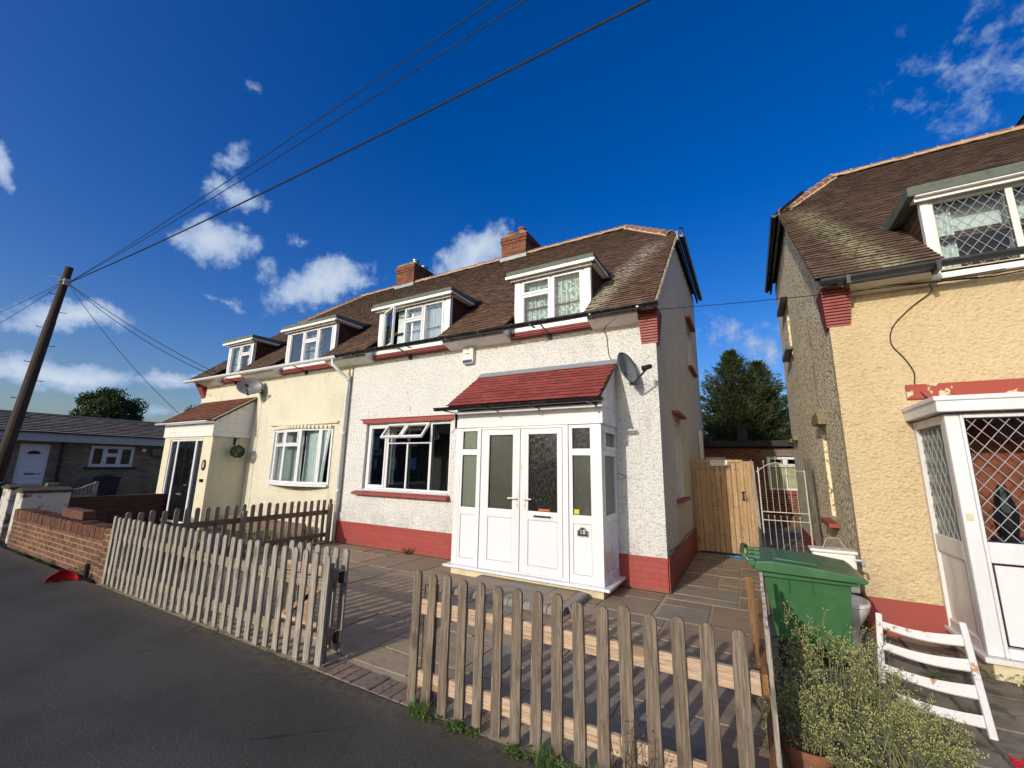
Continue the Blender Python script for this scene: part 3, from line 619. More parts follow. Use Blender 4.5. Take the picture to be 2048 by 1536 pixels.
fs=MB(T); panelframe(fs,5.49,6.138,-.003,[(5.58,6.02,1.88,2.08),(5.56,6.04,.98,1.76),(5.55,6.05,.25,.89)],.14,2.18); fs.ring(5.52,6.08,1.84,2.12,.045,-.02,-.003)
fs.box(5.40,6.138,-.022,.03,2.183,2.42)
fs.prism([(5.42,2.425),(6.138,2.425),(6.138,3.10),(5.42,2.60)],'y',-.018,.03)
for z in (2.64,2.86): pass
pf=fr.build('porch_frame','white_upvc',WH,bevel=.005); fs.build('side_frame','white_upvc',pf,bevel=.004)
T2=Matrix(((0,1,0,-4.08),(1,0,0,0),(0,0,1,0),(0,0,0,1)))
fs=MB(T2); panelframe(fs,5.49,6.138,-.003,[(5.58,6.02,1.88,2.08),(5.56,6.04,.98,1.76)],.14,2.18); fs.box(5.40,6.138,-.022,.03,2.183,2.42); fs.prism([(5.42,2.425),(6.138,2.425),(6.138,3.10),(5.42,2.60)],'y',-.018,.03); fs.build('side_frame','white_upvc',pf,bevel=.004)
for (x0,x1,z0,z1) in ((-3.94,-3.66,.24,.87),(-2.1,-1.845,.24,.87)):
    pn=MB(); pn.box(x0+.006,x1-.006,PY+.012,PY+.04,z0+.006,z1-.006); pn.build('lower_panel','white_upvc',pf)
    pn=MB(); pn.ring(x0,x1,z0,z1,.0055,PY+.010,PY+.03); pn.build('panel_bead','grey_bead',pf)
pn=MB(T); pn.box(5.55,6.05,.012,.03,.25,.89); pn.build('lower_panel','white_upvc',pf)
for (x0,x1,z0,z1,m) in ((-3.94,-3.68,1.85,2.13,'frosted_pale'),(-3.94,-3.67,.98,1.76,'frosted_pale'),(-2.1,-1.845,1.85,2.13,'frosted_dark'),(-2.1,-1.845,.98,1.76,'frosted_glass')):
    pn=MB(); pn.box(x0,x1,PY+.03,PY+.036,z0,z1); pn.build('pane',m,pf)
    gk=MB(); gk.ring(x0,x1,z0,z1,.008,PY+.018,PY+.03); gk.build('glazing_gasket','black_plastic',pf)
for (x0,x1,z0,z1) in ((5.58,6.02,1.88,2.08),(5.56,6.04,.98,1.76)):
    pn=MB(T); pn.box(x0,x1,.02,.026,z0,z1); pn.build('pane','frosted_pale',pf)
st=MB(); st.box(-2.09,-2.02,PY+.025,PY+.029,.985,1.05); st.build('yellow_sticker','yellow_sticker',pf)
for (x0,x1,hxp,dirn,gl) in ((-3.575,-2.905,-2.94,-1,'frosted_glass'),(-2.895,-2.245,-2.82,1,'frosted_dark')):
    dm=MB(); gx0=x0+.14; gx1=x1-.12 if dirn<0 else x1-.075
    if dirn>0: gx0=x0+.13
    panelframe(dm,x0,x1,PY-.012,[(gx0,gx1,.99,2.06),(gx0,gx1,.27,.87)],.165,2.14,.055)
    dd=dm.build('porch_door','white_upvc',WH,bevel=.004)
    q=MB(); q.box(gx0+.006,gx1-.006,PY-.002,PY+.02,.276,.864); q.build('door_panel','white_upvc',dd)
    q=MB(); q.ring(gx0,gx1,.27,.87,.0055,PY-.003,PY+.02); q.build('panel_bead','grey_bead',dd)
    q=MB(); q.box(gx0,gx1,PY+.016,PY+.022,.99,2.06); q.build('pane',gl,dd)
    q=MB(); q.ring(gx0,gx1,.99,2.06,.009,PY+.002,PY+.016); q.build('glazing_gasket','black_plastic',dd)
    q=MB(); q.box(hxp-.014,hxp+.014,PY-.022,PY-.012,1.01,1.25); q.tube([(hxp,PY-.012,1.15),(hxp,PY-.06,1.15),(hxp+dirn*.13,PY-.065,1.15)],.011,8); q.build('handle','porcelain',dd,bevel=.003)
    q=MB(); q.tube([(hxp,PY-.0235,1.06),(hxp,PY-.0215,1.06)],.008,10); q.build('keyhole','black_plastic',dd)
    if dirn>0:
        q=MB(); q.ring(-2.69,-2.39,.89,.955,.018,PY-.02,PY-.012); l=q.build('letter_box','white_upvc',dd,bevel=.002)
        q=MB(); q.box(-2.672,-2.408,PY-.016,PY-.0125,.908,.937); q.build('letter_flap','dark_grey_plastic',dd)
        q=MB(); q.box(-2.61,-2.44,PY+.006,PY+.012,.995,1.025); q.build('orange_sticker','orange_sticker',dd)
        q=MB(); q.box(-2.60,-2.45,PY+.003,PY+.005,1.008,1.013); q.build('sticker_line','red_paint',dd)
    else:
        q=MB(); q.box(-2.915,-2.875,PY-.02,PY-.0125,1.56,1.63); q.build('door_bell','stone_cream',dd,bevel=.003)
b=MB(); b.box(-4.17,-1.60,PY-.09,6.12,.105,.138); b.build('porch_sill','white_upvc',WH,bevel=.008)
b=MB(); b.box(-4.07,-1.70,PY-.01,6.11,0,.104); b.build('porch_base','stone_cream',WH,bevel=.006)
b=MB(); b.box(-4.05,-1.72,5.5,6.1,.139,.145); b.build('porch_floor','room_dark',WH)
b=MB(); b.box(-3.3,-2.4,6.1,6.138,.14,2.1); b.build('inner_door','brown_wood',WH)
pr_=MB(); L=math.hypot(.96,.68); sd=(.96/L,.68/L); random.seed(3)
tiles(pr_,lambda s:[(-4.12-.0,-1.63)],(5.19,2.51),sd,L-.02,.105,.3,.16,.01,.6)
pr_.quad((-4.11,5.2,2.5),(-1.64,5.2,2.5),(-1.64,6.135,3.17),(-4.11,6.135,3.17))
po=pr_.build('porch_roof',['porch_red_tile','red_butt_shade'],WH)
b=MB(); b.prism([(6.05,3.13),(6.138,3.2),(6.138,3.235),(6.04,3.15)],'x',-4.12,-1.62); b.build('flashing','lead',po)
b=MB(); 
for x in (-1.628,): b.tube([(x,5.2+.93*i/12,2.5+.67*i/12+U(-.004,.004)) for i in range(13)],.014,5)
b.build('verge_edge','dark_grey_plastic',po)
b=MB(); gutter(b,-4.3,-1.56,5.13,2.485,.05); 
for x in (-4.1,-3.3,-2.6,-1.75): b.box(x-.012,x+.012,5.08,5.4,2.425,2.438)
b.build('porch_gutter','black_plastic',WH)
# ---------------- cream house
CH=thing('semi_detached_house','cream roughcast house with white gutter, bow window and brown tiled lean-to porch','house',(-10.9,6.14,0))
house_shell(CH,-14.12,-7.6,6.14,'cream_roughcast','cream_roughcast',[(-10.2,-8.0,1.12,2.4),(D3[0]+.1,D3[1]-.1,3.9,5),(D4[0]+.1,D4[1]-.1,3.9,5)],-1)
roof_front(CH,-14.2,-7.6,[D4,D3],'cream_roof_tile',hipL=-12.8)
verge(CH,-14.19,sgn=-1)
d=dormer(CH,D3[0],D3[1],3.96,4.87,0,[(.03,.35,.04,.96,'s'),(.36,.66,.66,.96,'s'),(.36,.66,.04,.64,'s'),(.67,.97,.04,.96,'s')],boardw=.06)
b=MB()
for k in range(26): b.box(-9.62,-8.92,6.25,6.27,4.0+k*.032,4.0+k*.032+.02)
b.build('blind','curtain_net',d)
d=dormer(CH,D4[0],D4[1],3.96,4.87,0,[(.04,.48,.04,.96,'s'),(.52,.96,.66,.96,'s'),(.52,.96,.04,.64,'s')],boardw=.06)
b=MB(); curtain(b,-12.8,-12.35,3.98,4.84,6.24,.08,.015); b.build('curtain','curtain_net',d,smooth=True); b=MB(); curtain(b,-12.15,-11.75,3.98,4.84,6.24,.08,.015); b.build('curtain','curtain_net',d,smooth=True)
soffit(CH,[(-13.9,D4[0]-.05),(D4[1]+.06,D3[0]-.06),(D3[1]+.06,-7.6)])
for (x0,x1) in ((-14.12,D4[0]-.05),(D4[1]+.06,D3[0]-.06),(D3[1]+.06,-7.6)): b=MB(); b.box(x0,x1,5.845,5.859,3.845,3.925); b.build('fascia_board','white_gloss',CH)
corbel(CH,-14.12,-13.9,6.135,6.3,3.42,3.9,-1)
chimney(CH,-10.85,-10.0,10.35,11.35,7.5,8.82,[(-10.65,10.6,.1,.06,'terracotta'),(-10.2,10.62,.13,.2,'flue_steel'),(-10.2,11.1,.13,.16,'flue_steel')])
b=MB(); gutter(b,-14.3,-7.63,5.735,3.885); b.build('gutter','white_upvc',CH)
for x in (-9.2,-12.3): b=MB(); b.tube([(x,5.76,3.84),(x+.02,6.1,3.76)],.012,6); b.box(x-.02,x+.02,6.09,6.14,3.7,3.8); b.build('gutter_bracket','cable_black',CH)
b=MB(); b.tube([(-7.75,5.735,3.84),(-7.75,5.735,3.72),(-7.66,5.9,3.56),(-7.6,6.07,3.42),(-7.6,6.07,3.1),(-7.6,6.07,.06)],.036,10); b.tube([(-7.6,6.07,2.2),(-7.6,6.07,2.26)],.042,10); b.tube([(-7.6,6.07,1.0),(-7.6,6.07,1.06)],.042,10); b.tube([(-7.6,6.07,3.38),(-7.6,6.07,3.5)],.042,10); b.build('downpipe','white_upvc',CH,smooth=True)
b=MB(); b.tube([(-7.535,6.12,3.7),(-7.54,6.12,2),(-7.53,6.12,.6)],.009,5); b.build('wall_cable','cable_black',CH)
b=MB(); b.box(-14.15,-7.61,6.125,6.139,0,.3); b.build('plinth','cream_paint',CH)
# bow window
def bow(t,off=0): # t 0..1 -> point along the bow
    x=-10.2+2.2*t; y=6.12-.26*math.sin(math.pi*t)-off; return x,y
ts=[0,.13,.38,.63,.87,1.0]
bw=MB(); root_b=None
P=[bow(t) for t in ts]
for i in range(5):
    (xa,ya),(xb,yb)=P[i],P[i+1]; L=math.hypot(xb-xa,yb-ya); an=math.atan2(yb-ya,xb-xa)
    T=Matrix.Translation((xa,ya,0))@Matrix.Rotation(an,4,'Z')
    q=MB(T); q.ring(0,L,1.14,2.36,.045,0,.06)
    if i in (1,2): q.box(.045,L-.045,0,.06,1.96,2.01); q.ring(.045,L-.045,2.01,2.315,.03,-.012,.03)
    bw.v+= [] ; o_=len(bw.v); bw.v+=q.v; bw.f+=[tuple(k+o_ for k in f) for f in q.f]
bo=bw.build('bow_window','white_upvc',CH,bevel=.004)
for i in range(5):
    (xa,ya),(xb,yb)=P[i],P[i+1]; L=math.hypot(xb-xa,yb-ya); an=math.atan2(yb-ya,xb-xa); T=Matrix.Translation((xa,ya,0))@Matrix.Rotation(an,4,'Z')
    q=MB(T); q.box(.045,L-.045,.03,.036,1.185,2.315); q.build('pane','clear_glass',bo)
q=MB(); q.prism([bow(t,.05) for t in [i/12 for i in range(13)]]+[(-8.0,6.2),(-10.2,6.2)],'z',1.085,1.138); q.build('bow_sill','white_upvc',bo,bevel=.005)
q=MB(); q.prism([bow(t,.02) for t in [i/12 for i in range(13)]]+[(-8.0,6.2),(-10.2,6.2)],'z',2.362,2.42)
for i in range(22):
    t=(i+.5)/22; x,y=bow(t,.035); q.tube([(x,y,2.40),(x,y+.012,2.40)],.042,10)
q.build('scalloped_canopy','cream_paint',bo)
b=MB(); curtain(b,-10.1,-8.95,1.16,2.34,6.1,.10,.022); b.build('curtain','curtain_net',bo,smooth=True); b=MB(); curtain(b,-8.9,-8.05,1.16,2.34,6.1,.10,.022,.15); b.build('curtain','curtain_net',bo,smooth=True)
b=MB(); b.box(-10.35,-7.85,6.09,6.14,2.47,2.53); b.build('window_drip','cream_roughcast',CH,bevel=.01)
# cream porch
q=MB(); q.box(-13.75,-13.42,5.28,5.38,0,2.19); q.box(-11.72,-11.28,5.28,5.38,0,2.19); q.box(-11.38,-11.28,5.38,6.138,0,2.19); q.box(-13.75,-13.65,5.38,6.138,0,2.19); q.box(-13.42,-11.72,5.28,5.38,2.14,2.19)
pw=q.build('porch_wall','cream_paint',CH,bevel=.008)
q=MB(); q.box(-13.78,-11.25,5.255,5.28,2.19,2.55)
for k in range(3): q.box(-13.78,-11.25,5.245,5.256,2.2+k*.12,2.2+k*.12+.108)
q.prism([(5.28,2.19),(6.138,2.19),(6.138,3.18),(5.28,2.58)],'x',-11.275,-11.25)
for k in range(8):
    z=2.2+k*.115; y0=5.28 if z<2.5 else 5.28+(z+.1-2.58)/.7
    if y0<6.1: q.box(-11.25,-11.24,y0,6.138,z,z+.103)
q.build('timber_cladding','white_gloss',CH)
q=MB(); L=math.hypot(.98,.69); sd=(.98/L,.69/L); tiles(q,lambda s:[(-13.85,-11.2)],(5.16,2.585),sd,L,.1,.165,.16,.012); q.quad((-13.84,5.17,2.57),(-11.21,5.17,2.57),(-11.21,6.135,3.25),(-13.84,6.135,3.25)); q.build('porch_roof',['porch_brown_tile','tile_butt_shade'],CH)
q=MB(); gutter(q,-13.95,-11.25,5.11,2.56,.045); q.build('porch_gutter','white_upvc',CH)
q=MB(); q.tube([(-11.195,5.16+.98*i/10,2.575+.69*i/10) for i in range(11)],.022,5); q.build('verge_mortar','mortar',CH)
q=MB(); q.ring(-13.42,-11.72,.08,2.14,.05,5.3,5.37); q.box(-13.07,-12.99,5.3,5.37,.13,2.09); q.box(-12.12,-12.04,5.3,5.37,.13,2.09); df=q.build('door_frame','white_upvc',CH,bevel=.004)
for (a,b_) in ((-13.37,-13.07),(-12.04,-11.77)): q=MB(); q.box(a,b_,5.335,5.341,.13,2.09); q.build('pane','frosted_dark',df)
q=MB(); q.box(-12.99,-12.12,5.315,5.355,.13,2.09)
dr=q.build('front_door','door_black',CH,bevel=.004)
for x in (-12.82,-12.42):
    for (z0,z1) in ((.95,1.95),(.25,.62)): q=MB(); q.ring(x-.1,x+.12,z0,z1,.02,5.3,5.316); q.build('moulding','door_black',dr,bevel=.004)
for x in (-12.81,-12.41): q=MB(); q.box(x-.075,x+.085,5.308,5.314,1.0,1.9); q.build('pane','clear_glass',dr)
q=MB(); q.box(-12.7,-12.45,5.3,5.314,.75,.79); q.tube([(-12.2,5.3,1.0),(-12.2,5.27,1.0),(-12.3,5.265,1.0)],.01,6); q.build('letter_plate','flue_steel',dr)
q=MB(); q.box(-11.58,-11.42,5.262,5.279,1.1,1.17); q.build('post_slot','black_plastic',CH)
# ---------------- yellow house
def lattice(mb,x0,x1,z0,z1,y,px=.105,pz=.165,r=.004):
    """diamond leading clipped to a rectangle"""
    k=pz/px; n=int((z1-z0+k*(x1-x0))/pz)+2
    for sgn in (1,-1):
        for i in range(-n,n+1):
            # z = z0 + i*pz + sgn*k*(x-x0)
            pts=[]
            for xx in (x0,x1):
                zz=z0+i*pz+sgn*k*(xx-x0)
                pts.append((xx,zz))
            (xa,za),(xb,zb)=pts
            def clip(xa,za,xb,zb):
                t0,t1=0,1
                for (p,q) in ((-(zb-za),za-z0),((zb-za),z1-za)):
                    if abs(p)<1e-9: 
                        if q<0: return None
                    else:
                        t=q/p
                        if p<0: t0=max(t0,t)
                        else: t1=min(t1,t)
                return (t0,t1) if t1-t0>.01 else None
            c=clip(xa,za,xb,zb)
            if c:
                A=(xa+(xb-xa)*c[0],y,za+(zb-za)*c[0]);B=(xa+(xb-xa)*c[1],y,za+(zb-za)*c[1]); mb.tube([A,B],r,4,False)
YZ=3.83
YH_=thing('semi_detached_house','yellow rendered house with pebbledashed side wall, lichened tile roof and leaded windows','house',(3.5,6.12,-.08))
house_shell(YH_,.99,7.6,6.12,'yellow_roughcast','pebbledash',[(2.05,3.9,3.85,5)],-1,[(7.35,7.75,.98,2.2),(10.2,10.6,4.2,5.15)],zg=-.08,Z0=YZ,ztop=3.86)
yr,zr_,zh_,yb_=roof_front(YH_,.86,7.6,[(1.98,3.95)],'yellow_roof_tile',hipL=2.1,Z0=YZ)
b=MB(); b.prism([(5.8,YZ-.07),(5.8,YZ+.0),(8.8,YZ+.0+SL*3.0),(8.8,YZ-.07+SL*3.0)],'x',.90,.985); b.build('verge_board','dark_grey_plastic',YH_)
b=MB(); b.box(.97,1.72,6.092,6.119,-.08,.29); b.box(.962,.989,6.092,12.6,-.08,.29); b.build('painted_plinth','red_paint_worn',YH_,bevel=.006)
corbel(YH_,.985,1.2,6.115,6.3,3.33,3.77,-1)
soffit(YH_,[(1.12,1.93)],zt=3.83,zf=3.75,zw=3.68,mat='cream_paint'); 
b=MB(); b.box(1.1,1.95,5.845,5.859,3.74,3.83); b.build('fascia_board','white_gloss',YH_)
b=MB(); gutter(b,.90,4.2,5.735,3.80,.06); 
for x in (1.15,1.9,2.9): b.box(x-.018,x+.018,5.67,5.84,3.70,3.80)
b.build('gutter','dark_grey_plastic',YH_)
b=MB(); gutter_y(b,8.7,12.65,.80,6.42,.06); b.box(.86,.90,8.68,12.65,6.3,6.5); b.tube([(.8,8.75,6.42),(.95,8.72,6.52),(1.3,8.75,6.78)],.03,6); b.build('hip_gutter','black_plastic',YH_)
d=dormer(YH_,1.98,3.95,3.80,4.72,0,[(.02,.34,.05,.97,'f'),(.37,.66,.05,.97,'f'),(.69,.98,.05,.97,'f')],boardw=.07,rbk=7.02,mat='old_white_upvc',plain=True)
x0=1.98+.07;W_=3.95-1.98-.14
for (a,c) in ((.02,.34),(.37,.66),(.69,.98)):
    b=MB(); lattice(b,x0+a*W_,x0+c*W_,3.86,4.69,6.145,.105,.135,.003); b.build('window_leading','galvanised',d)
b=MB(); b.box(2.1,3.85,6.4,6.41,4.4,4.7); curtain(b,2.12,2.28,3.85,4.7,6.3,.06,.02); curtain(b,2.7,2.8,3.85,4.7,6.3,.06,.02); b.build('curtain','curtain_net',d)
b=MB(); b.box(1.585,4.3,6.085,6.119,2.40,2.56); b.build('painted_band','red_paint_peeling',YH_,bevel=.005)
# blanked side windows with hood and ledge
b=MB()
for (y0,y1,z0,z1) in ((7.35,7.75,.98,2.2),(10.2,10.6,4.2,5.15)): b.box(1.035,1.1,y0,y1,z0,z1)
b.build('blocked_window','yellow_roughcast',YH_)
b=MB(); b.prism([(7.22,.86),(7.22,.91),(7.95,.93),(7.95,.86)],'x',.87,.989); b.build('window_ledge','red_paint',YH_,bevel=.006)
for pl,xx in (([(7.2,2.25),(7.18,2.34),(7.3,2.43),(7.68,2.43),(7.9,2.36),(7.88,2.28)],.89),([(11.2,2.27),(11.2,2.36),(11.7,2.36),(11.7,2.27)],.90),([(12.0,2.27),(12.0,2.36),(12.5,2.36),(12.5,2.27)],.90)): b=MB(); b.prism(pl,'x',xx,.989); b.build('window_hood','broken_render',YH_,bevel=.012)
b=MB(); b.prism([(10.05,5.15),(10.0,5.22),(11.3,5.3),(11.3,5.2)],'x',.86,.989); b.build('upper_hood','dark_grey_plastic',YH_,bevel=.006)
b=MB(); b.prism([(10.05,4.08),(10.05,4.14),(11.2,4.17),(11.2,4.06)],'x',.86,.989); b.build('upper_ledge','dark_grey_plastic',YH_,bevel=.006)
b=MB(); b.tube([(.955,7.55,3.9),(.955,7.55,2.6)],.006,5); b.build('wall_cable','old_concrete',YH_)
# yellow porch
py=5.30
f=MB()
f.box(1.61,1.71,py,py+.08,.12,2.14); f.box(2.55,2.7,py,py+.08,.12,2.14)
panelframe(f,1.71,2.55,py-.012,[(1.735,2.46,1.03,2.10),(1.74,2.46,.2,.86)],.12,2.14,.07)
pf=f.build('porch_frame','white_upvc',YH_,bevel=.008)
f=MB(); f.box(1.755,2.44,py+.012,py+.03,.22,.84); f.build('door_panel','white_upvc',pf)
f=MB(); f.box(1.735,2.46,py+.03,py+.036,1.03,2.10); f.build('pane','clear_glass',pf)
f=MB(); f.ring(1.735,2.46,1.03,2.10,.008,py+.01,py+.03); f.build('glazing_gasket','black_plastic',pf)
f=MB(); lattice(f,1.74,2.455,1.035,2.095,py+.025,.105,.135,.0034); f.build('window_leading','galvanised',pf)
f=MB(); f.box(1.635,1.68,py-.006,py-.001,1.2,1.26); f.build('faded_sticker','stone_cream',pf)
T=Matrix(((0,1,0,1.61),(1,0,0,0),(0,0,1,0),(0,0,0,1)))
f=MB(T); f.box(5.36,5.42,.0,.06,.12,2.14); f.box(6.06,6.118,-.01,.06,.12,2.14); f.box(5.42,6.06,0,.06,2.06,2.14); f.box(5.42,6.06,0,.06,.84,1.0); f.box(5.42,6.06,0,.06,.12,.2); f.build('side_frame','old_white_upvc',pf,bevel=.004)
f=MB(T); f.box(5.42,6.06,.03,.036,1.0,2.06); f.build('pane','frosted_pale',pf)
f=MB(T); lattice(f,5.42,6.06,1.0,2.06,.025,.12,.22,.0035); f.build('window_leading','galvanised',pf)
f=MB(T); f.box(5.42,6.06,.02,.036,.2,.84); f.build('lower_panel','old_white_upvc',pf)
T3=Matrix(((0,-1,0,4.25),(1,0,0,0),(0,0,1,0),(0,0,0,1)))
f=MB(); f.box(4.15,4.25,py,py+.08,.12,2.14); panelframe(f,2.7,4.15,py,[(2.76,4.09,1.03,2.08),(2.76,4.09,.2,.92)],.12,2.14,.07); f.build('window_frame','white_upvc',pf,bevel=.005)
f=MB(); f.box(2.76,4.09,py+.02,py+.04,.2,.92); f.build('lower_panel','white_upvc',pf)
f=MB(); f.box(2.76,4.09,py+.03,py+.036,1.03,2.08); f.build('pane','clear_glass',pf)
f=MB(); lattice(f,2.77,4.08,1.035,2.075,py+.025,.105,.135,.0034); f.build('window_leading','galvanised',pf)
f=MB(); f.box(1.54,4.3,5.2,6.118,2.155,2.29); f.box(1.525,4.3,5.185,6.118,2.255,2.30); f.build('porch_canopy','white_upvc',YH_,bevel=.008)
f=MB(); f.box(1.57,4.3,5.24,6.11,.075,.118); f.build('porch_sill','old_white_upvc',YH_,bevel=.008)
f=MB(); f.box(1.63,4.3,5.3,6.11,-.08,.074); f.build('porch_base','stone_cream',YH_,bevel=.01)
f=MB(); f.box(1.9,4.2,6.09,6.118,.12,2.15); f.build('inner_wall','terracotta_wall',YH_)
f=MB(); f.box(1.7,4.2,5.45,6.08,.12,.14); f.box(4.2,4.28,5.4,6.1,.1,2.15); f.build('porch_floor','room_dark',YH_)
f=MB(); f.box(2.0,2.3,5.9,6.0,.9,1.02); f.tube([(2.1,5.9,1.0),(2.1,5.88,1.25),(2.1,5.9,1.5)],[.05,.08,.03],8); f.build('hanging_coat','ink',YH_)
b=MB(); b.tube(cr([(1.9,6.0,3.66),(1.93,6.08,3.6),(1.75,6.105,3.45),(1.57,6.108,3.25),(1.53,6.108,3.05),(1.62,6.108,2.87),(1.68,6.108,2.7),(1.67,6.108,2.56),(1.71,6.08,2.45),(1.78,6.0,2.34),(1.85,5.9,2.31)]),.006,5); b.build('loose_cable','cable_black',YH_,smooth=True)
b=MB(); b.tube([(1.12,6.07,3.7),(1.5,6.0,3.72),(1.9,6.0,3.68),(2.4,6.05,3.66),(3.0,6.08,3.7)],.008,5); b.tube([(2.0,6.0,3.69),(2.7,6.1,3.75)],.006,5); b.build('eave_cable','cable_black',YH_,smooth=True)
chimney(YH_,5.22,6.1,10.35,11.3,7.4,8.5,[(5.7,10.7,.12,.2,'terracotta')])
# ---------------- bungalow at the end of the close
BX=-20.0
BG=thing('bungalow','long low brick bungalow with ribbed grey tile roof and pale blue-white front door','bungalow',(BX,6,0))
b=MB(); wallrects(b,'x',BX-.2,BX,-6,22,0,2.2,[(3.95,4.62,0,2.04),(5.6,6.82,1.33,2.06)]); b.box(BX-8,BX-.21,-6,-5.8,0,2.2); b.box(BX-8,BX-.21,21.8,22,0,2.2); b.box(BX-8,BX-7.8,-5.79,21.79,0,2.2); b.build('brick_wall','buff_brick',BG)
b=MB(); b.box(BX+.02,BX+.32,-6.2,22.2,2.135,2.15); b.box(BX+.32,BX+.345,-6.2,22.2,2.13,2.42); fa=b.build('fascia_board','fascia_grey',BG)
b=MB(); random.seed(5)
# interlocking tile courses, ridge parallel to Y
y0_,y1_=-6.3,22.3; n=12; e=(BX+.4,2.40); rdg=(BX-1.62,3.12)
for k in range(n):
    for (y0,y1) in [(y0_+(y1_-y0_)*i/60,y0_+(y1_-y0_)*(i+1)/60) for i in range(60)]:
        P=lambda t,y,h:(e[0]+(rdg[0]-e[0])*t,y,e[1]+(rdg[1]-e[1])*t+h)
        t0=k/n;t1=(k+1.15)/n; j=U(-.004,.004)
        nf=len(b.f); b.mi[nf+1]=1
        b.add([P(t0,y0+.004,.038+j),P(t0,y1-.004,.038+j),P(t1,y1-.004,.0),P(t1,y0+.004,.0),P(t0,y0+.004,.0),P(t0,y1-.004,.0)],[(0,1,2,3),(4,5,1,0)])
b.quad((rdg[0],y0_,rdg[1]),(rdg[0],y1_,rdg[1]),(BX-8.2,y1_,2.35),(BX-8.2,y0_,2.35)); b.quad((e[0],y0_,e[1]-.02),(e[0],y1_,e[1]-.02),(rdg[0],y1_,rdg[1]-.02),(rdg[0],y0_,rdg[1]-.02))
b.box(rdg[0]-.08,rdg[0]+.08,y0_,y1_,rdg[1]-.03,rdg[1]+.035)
b.build('roof',['concrete_tile','tile_butt_shade'],BG)
TB=Matrix(((0,-1,0,BX),(1,0,0,0),(0,0,1,0),(0,0,0,1)))
f=MB(TB); f.ring(3.95,4.62,.02,2.04,.05,.03,.1); f.box(4.0,4.57,.05,.09,.07,1.99); 
for (a,c,z0,z1) in ((4.08,4.49,.2,.8),(4.08,4.49,.95,1.0),(4.08,4.49,1.35,1.38)): f.box(a,c,.035,.05,z0,z1)
dr=f.build('front_door','cool_white',BG,bevel=.006)
f=MB(TB); f.prism([(4.285+.15*math.cos(math.pi*i/10),1.72+.11*math.sin(math.pi*i/10)) for i in range(11)],'y',.03,.048); f.box(4.17,4.4,.03,.048,1.08,1.12); f.tube([(4.52,.05,1.1),(4.52,-.0,1.1),(4.44,-.01,1.1)],.012,6); f.build('door_furniture','ink',dr)
window(BG,5.6,6.82,1.33,2.06,.03,[(5.65,5.98,1.38,2.01,'s'),(6.02,6.38,1.76,2.01,'s'),(6.02,6.38,1.38,1.73,'s'),(6.42,6.77,1.38,2.01,'s')],.05,.04,T=TB,mat='cool_white')
f=MB(TB); f.box(5.5,6.92,-.06,.03,1.25,1.32); f.build('window_sill','room_dark',BG)
f=MB(TB); f.tube([(7.05,0,1.95),(7.05,-.1,1.95)],[.05,.07],10); f.build('wall_lamp','cool_white',BG)
f=MB(TB); f.tube([(4.9,-.06,2.12),(4.9,-.06,0)],.045,8); f.build('downpipe','black_plastic',BG)
f=MB(TB); f.box(7.3,7.8,-.16,0,1.75,2.0); f.build('meter_box','buff_brick',BG)
# ---------------- outbuilding behind the gates
OB=thing('outbuilding','low red brick outbuilding with flat black roof behind the side gates','outbuilding',(0,16,0))
b=MB(); wallrects(b,'y',16,16.2,-5,5,-.1,2.36,[(-1.3,-.67,1.4,2.03),(.5,1.5,1.0,2.06)]); b.box(-5,-4.8,16.21,20,-.1,2.36); b.box(4.8,5,16.21,20,-.1,2.36); b.box(-4.79,4.79,19.8,20,-.1,2.36); b.build('brick_wall','red_brick',OB)
b=MB(); b.box(-5.2,5.2,15.8,20.2,2.362,2.56); b.build('flat_roof','felt_dark',OB,bevel=.02)
b=MB(); b.box(.35,1.65,15.98,15.999,2.06,2.26); b.build('concrete_lintel','concrete_step',OB)
b=MB(); b.box(.45,1.55,15.93,15.999,.88,.985); b.build('window_ledge','red_paint',OB)
w=window(OB,.5,1.5,1.0,2.06,16.05,[(.56,.99,1.06,1.72,'f'),(1.02,1.44,1.06,1.72,'f'),(.56,.99,1.77,2.0,'s'),(1.02,1.44,1.77,2.0,'s')],.055,.04,mat='white_gloss',glassm='clear_glass')
b=MB(); b.box(.56,1.44,16.14,16.145,1.06,1.7); b.build('curtain','stone_cream',w)
window(OB,-1.3,-.67,1.4,2.03,16.05,[(-1.25,-.72,1.45,1.98,'s')],.05,.05,mat='white_gloss')
b=MB(); b.box(-.28,.02,16.6,16.9,2.55,3.1); b.box(-.32,.06,16.56,16.94,3.1,3.16); b.build('roof_vent','felt_dark',OB,bevel=.01)
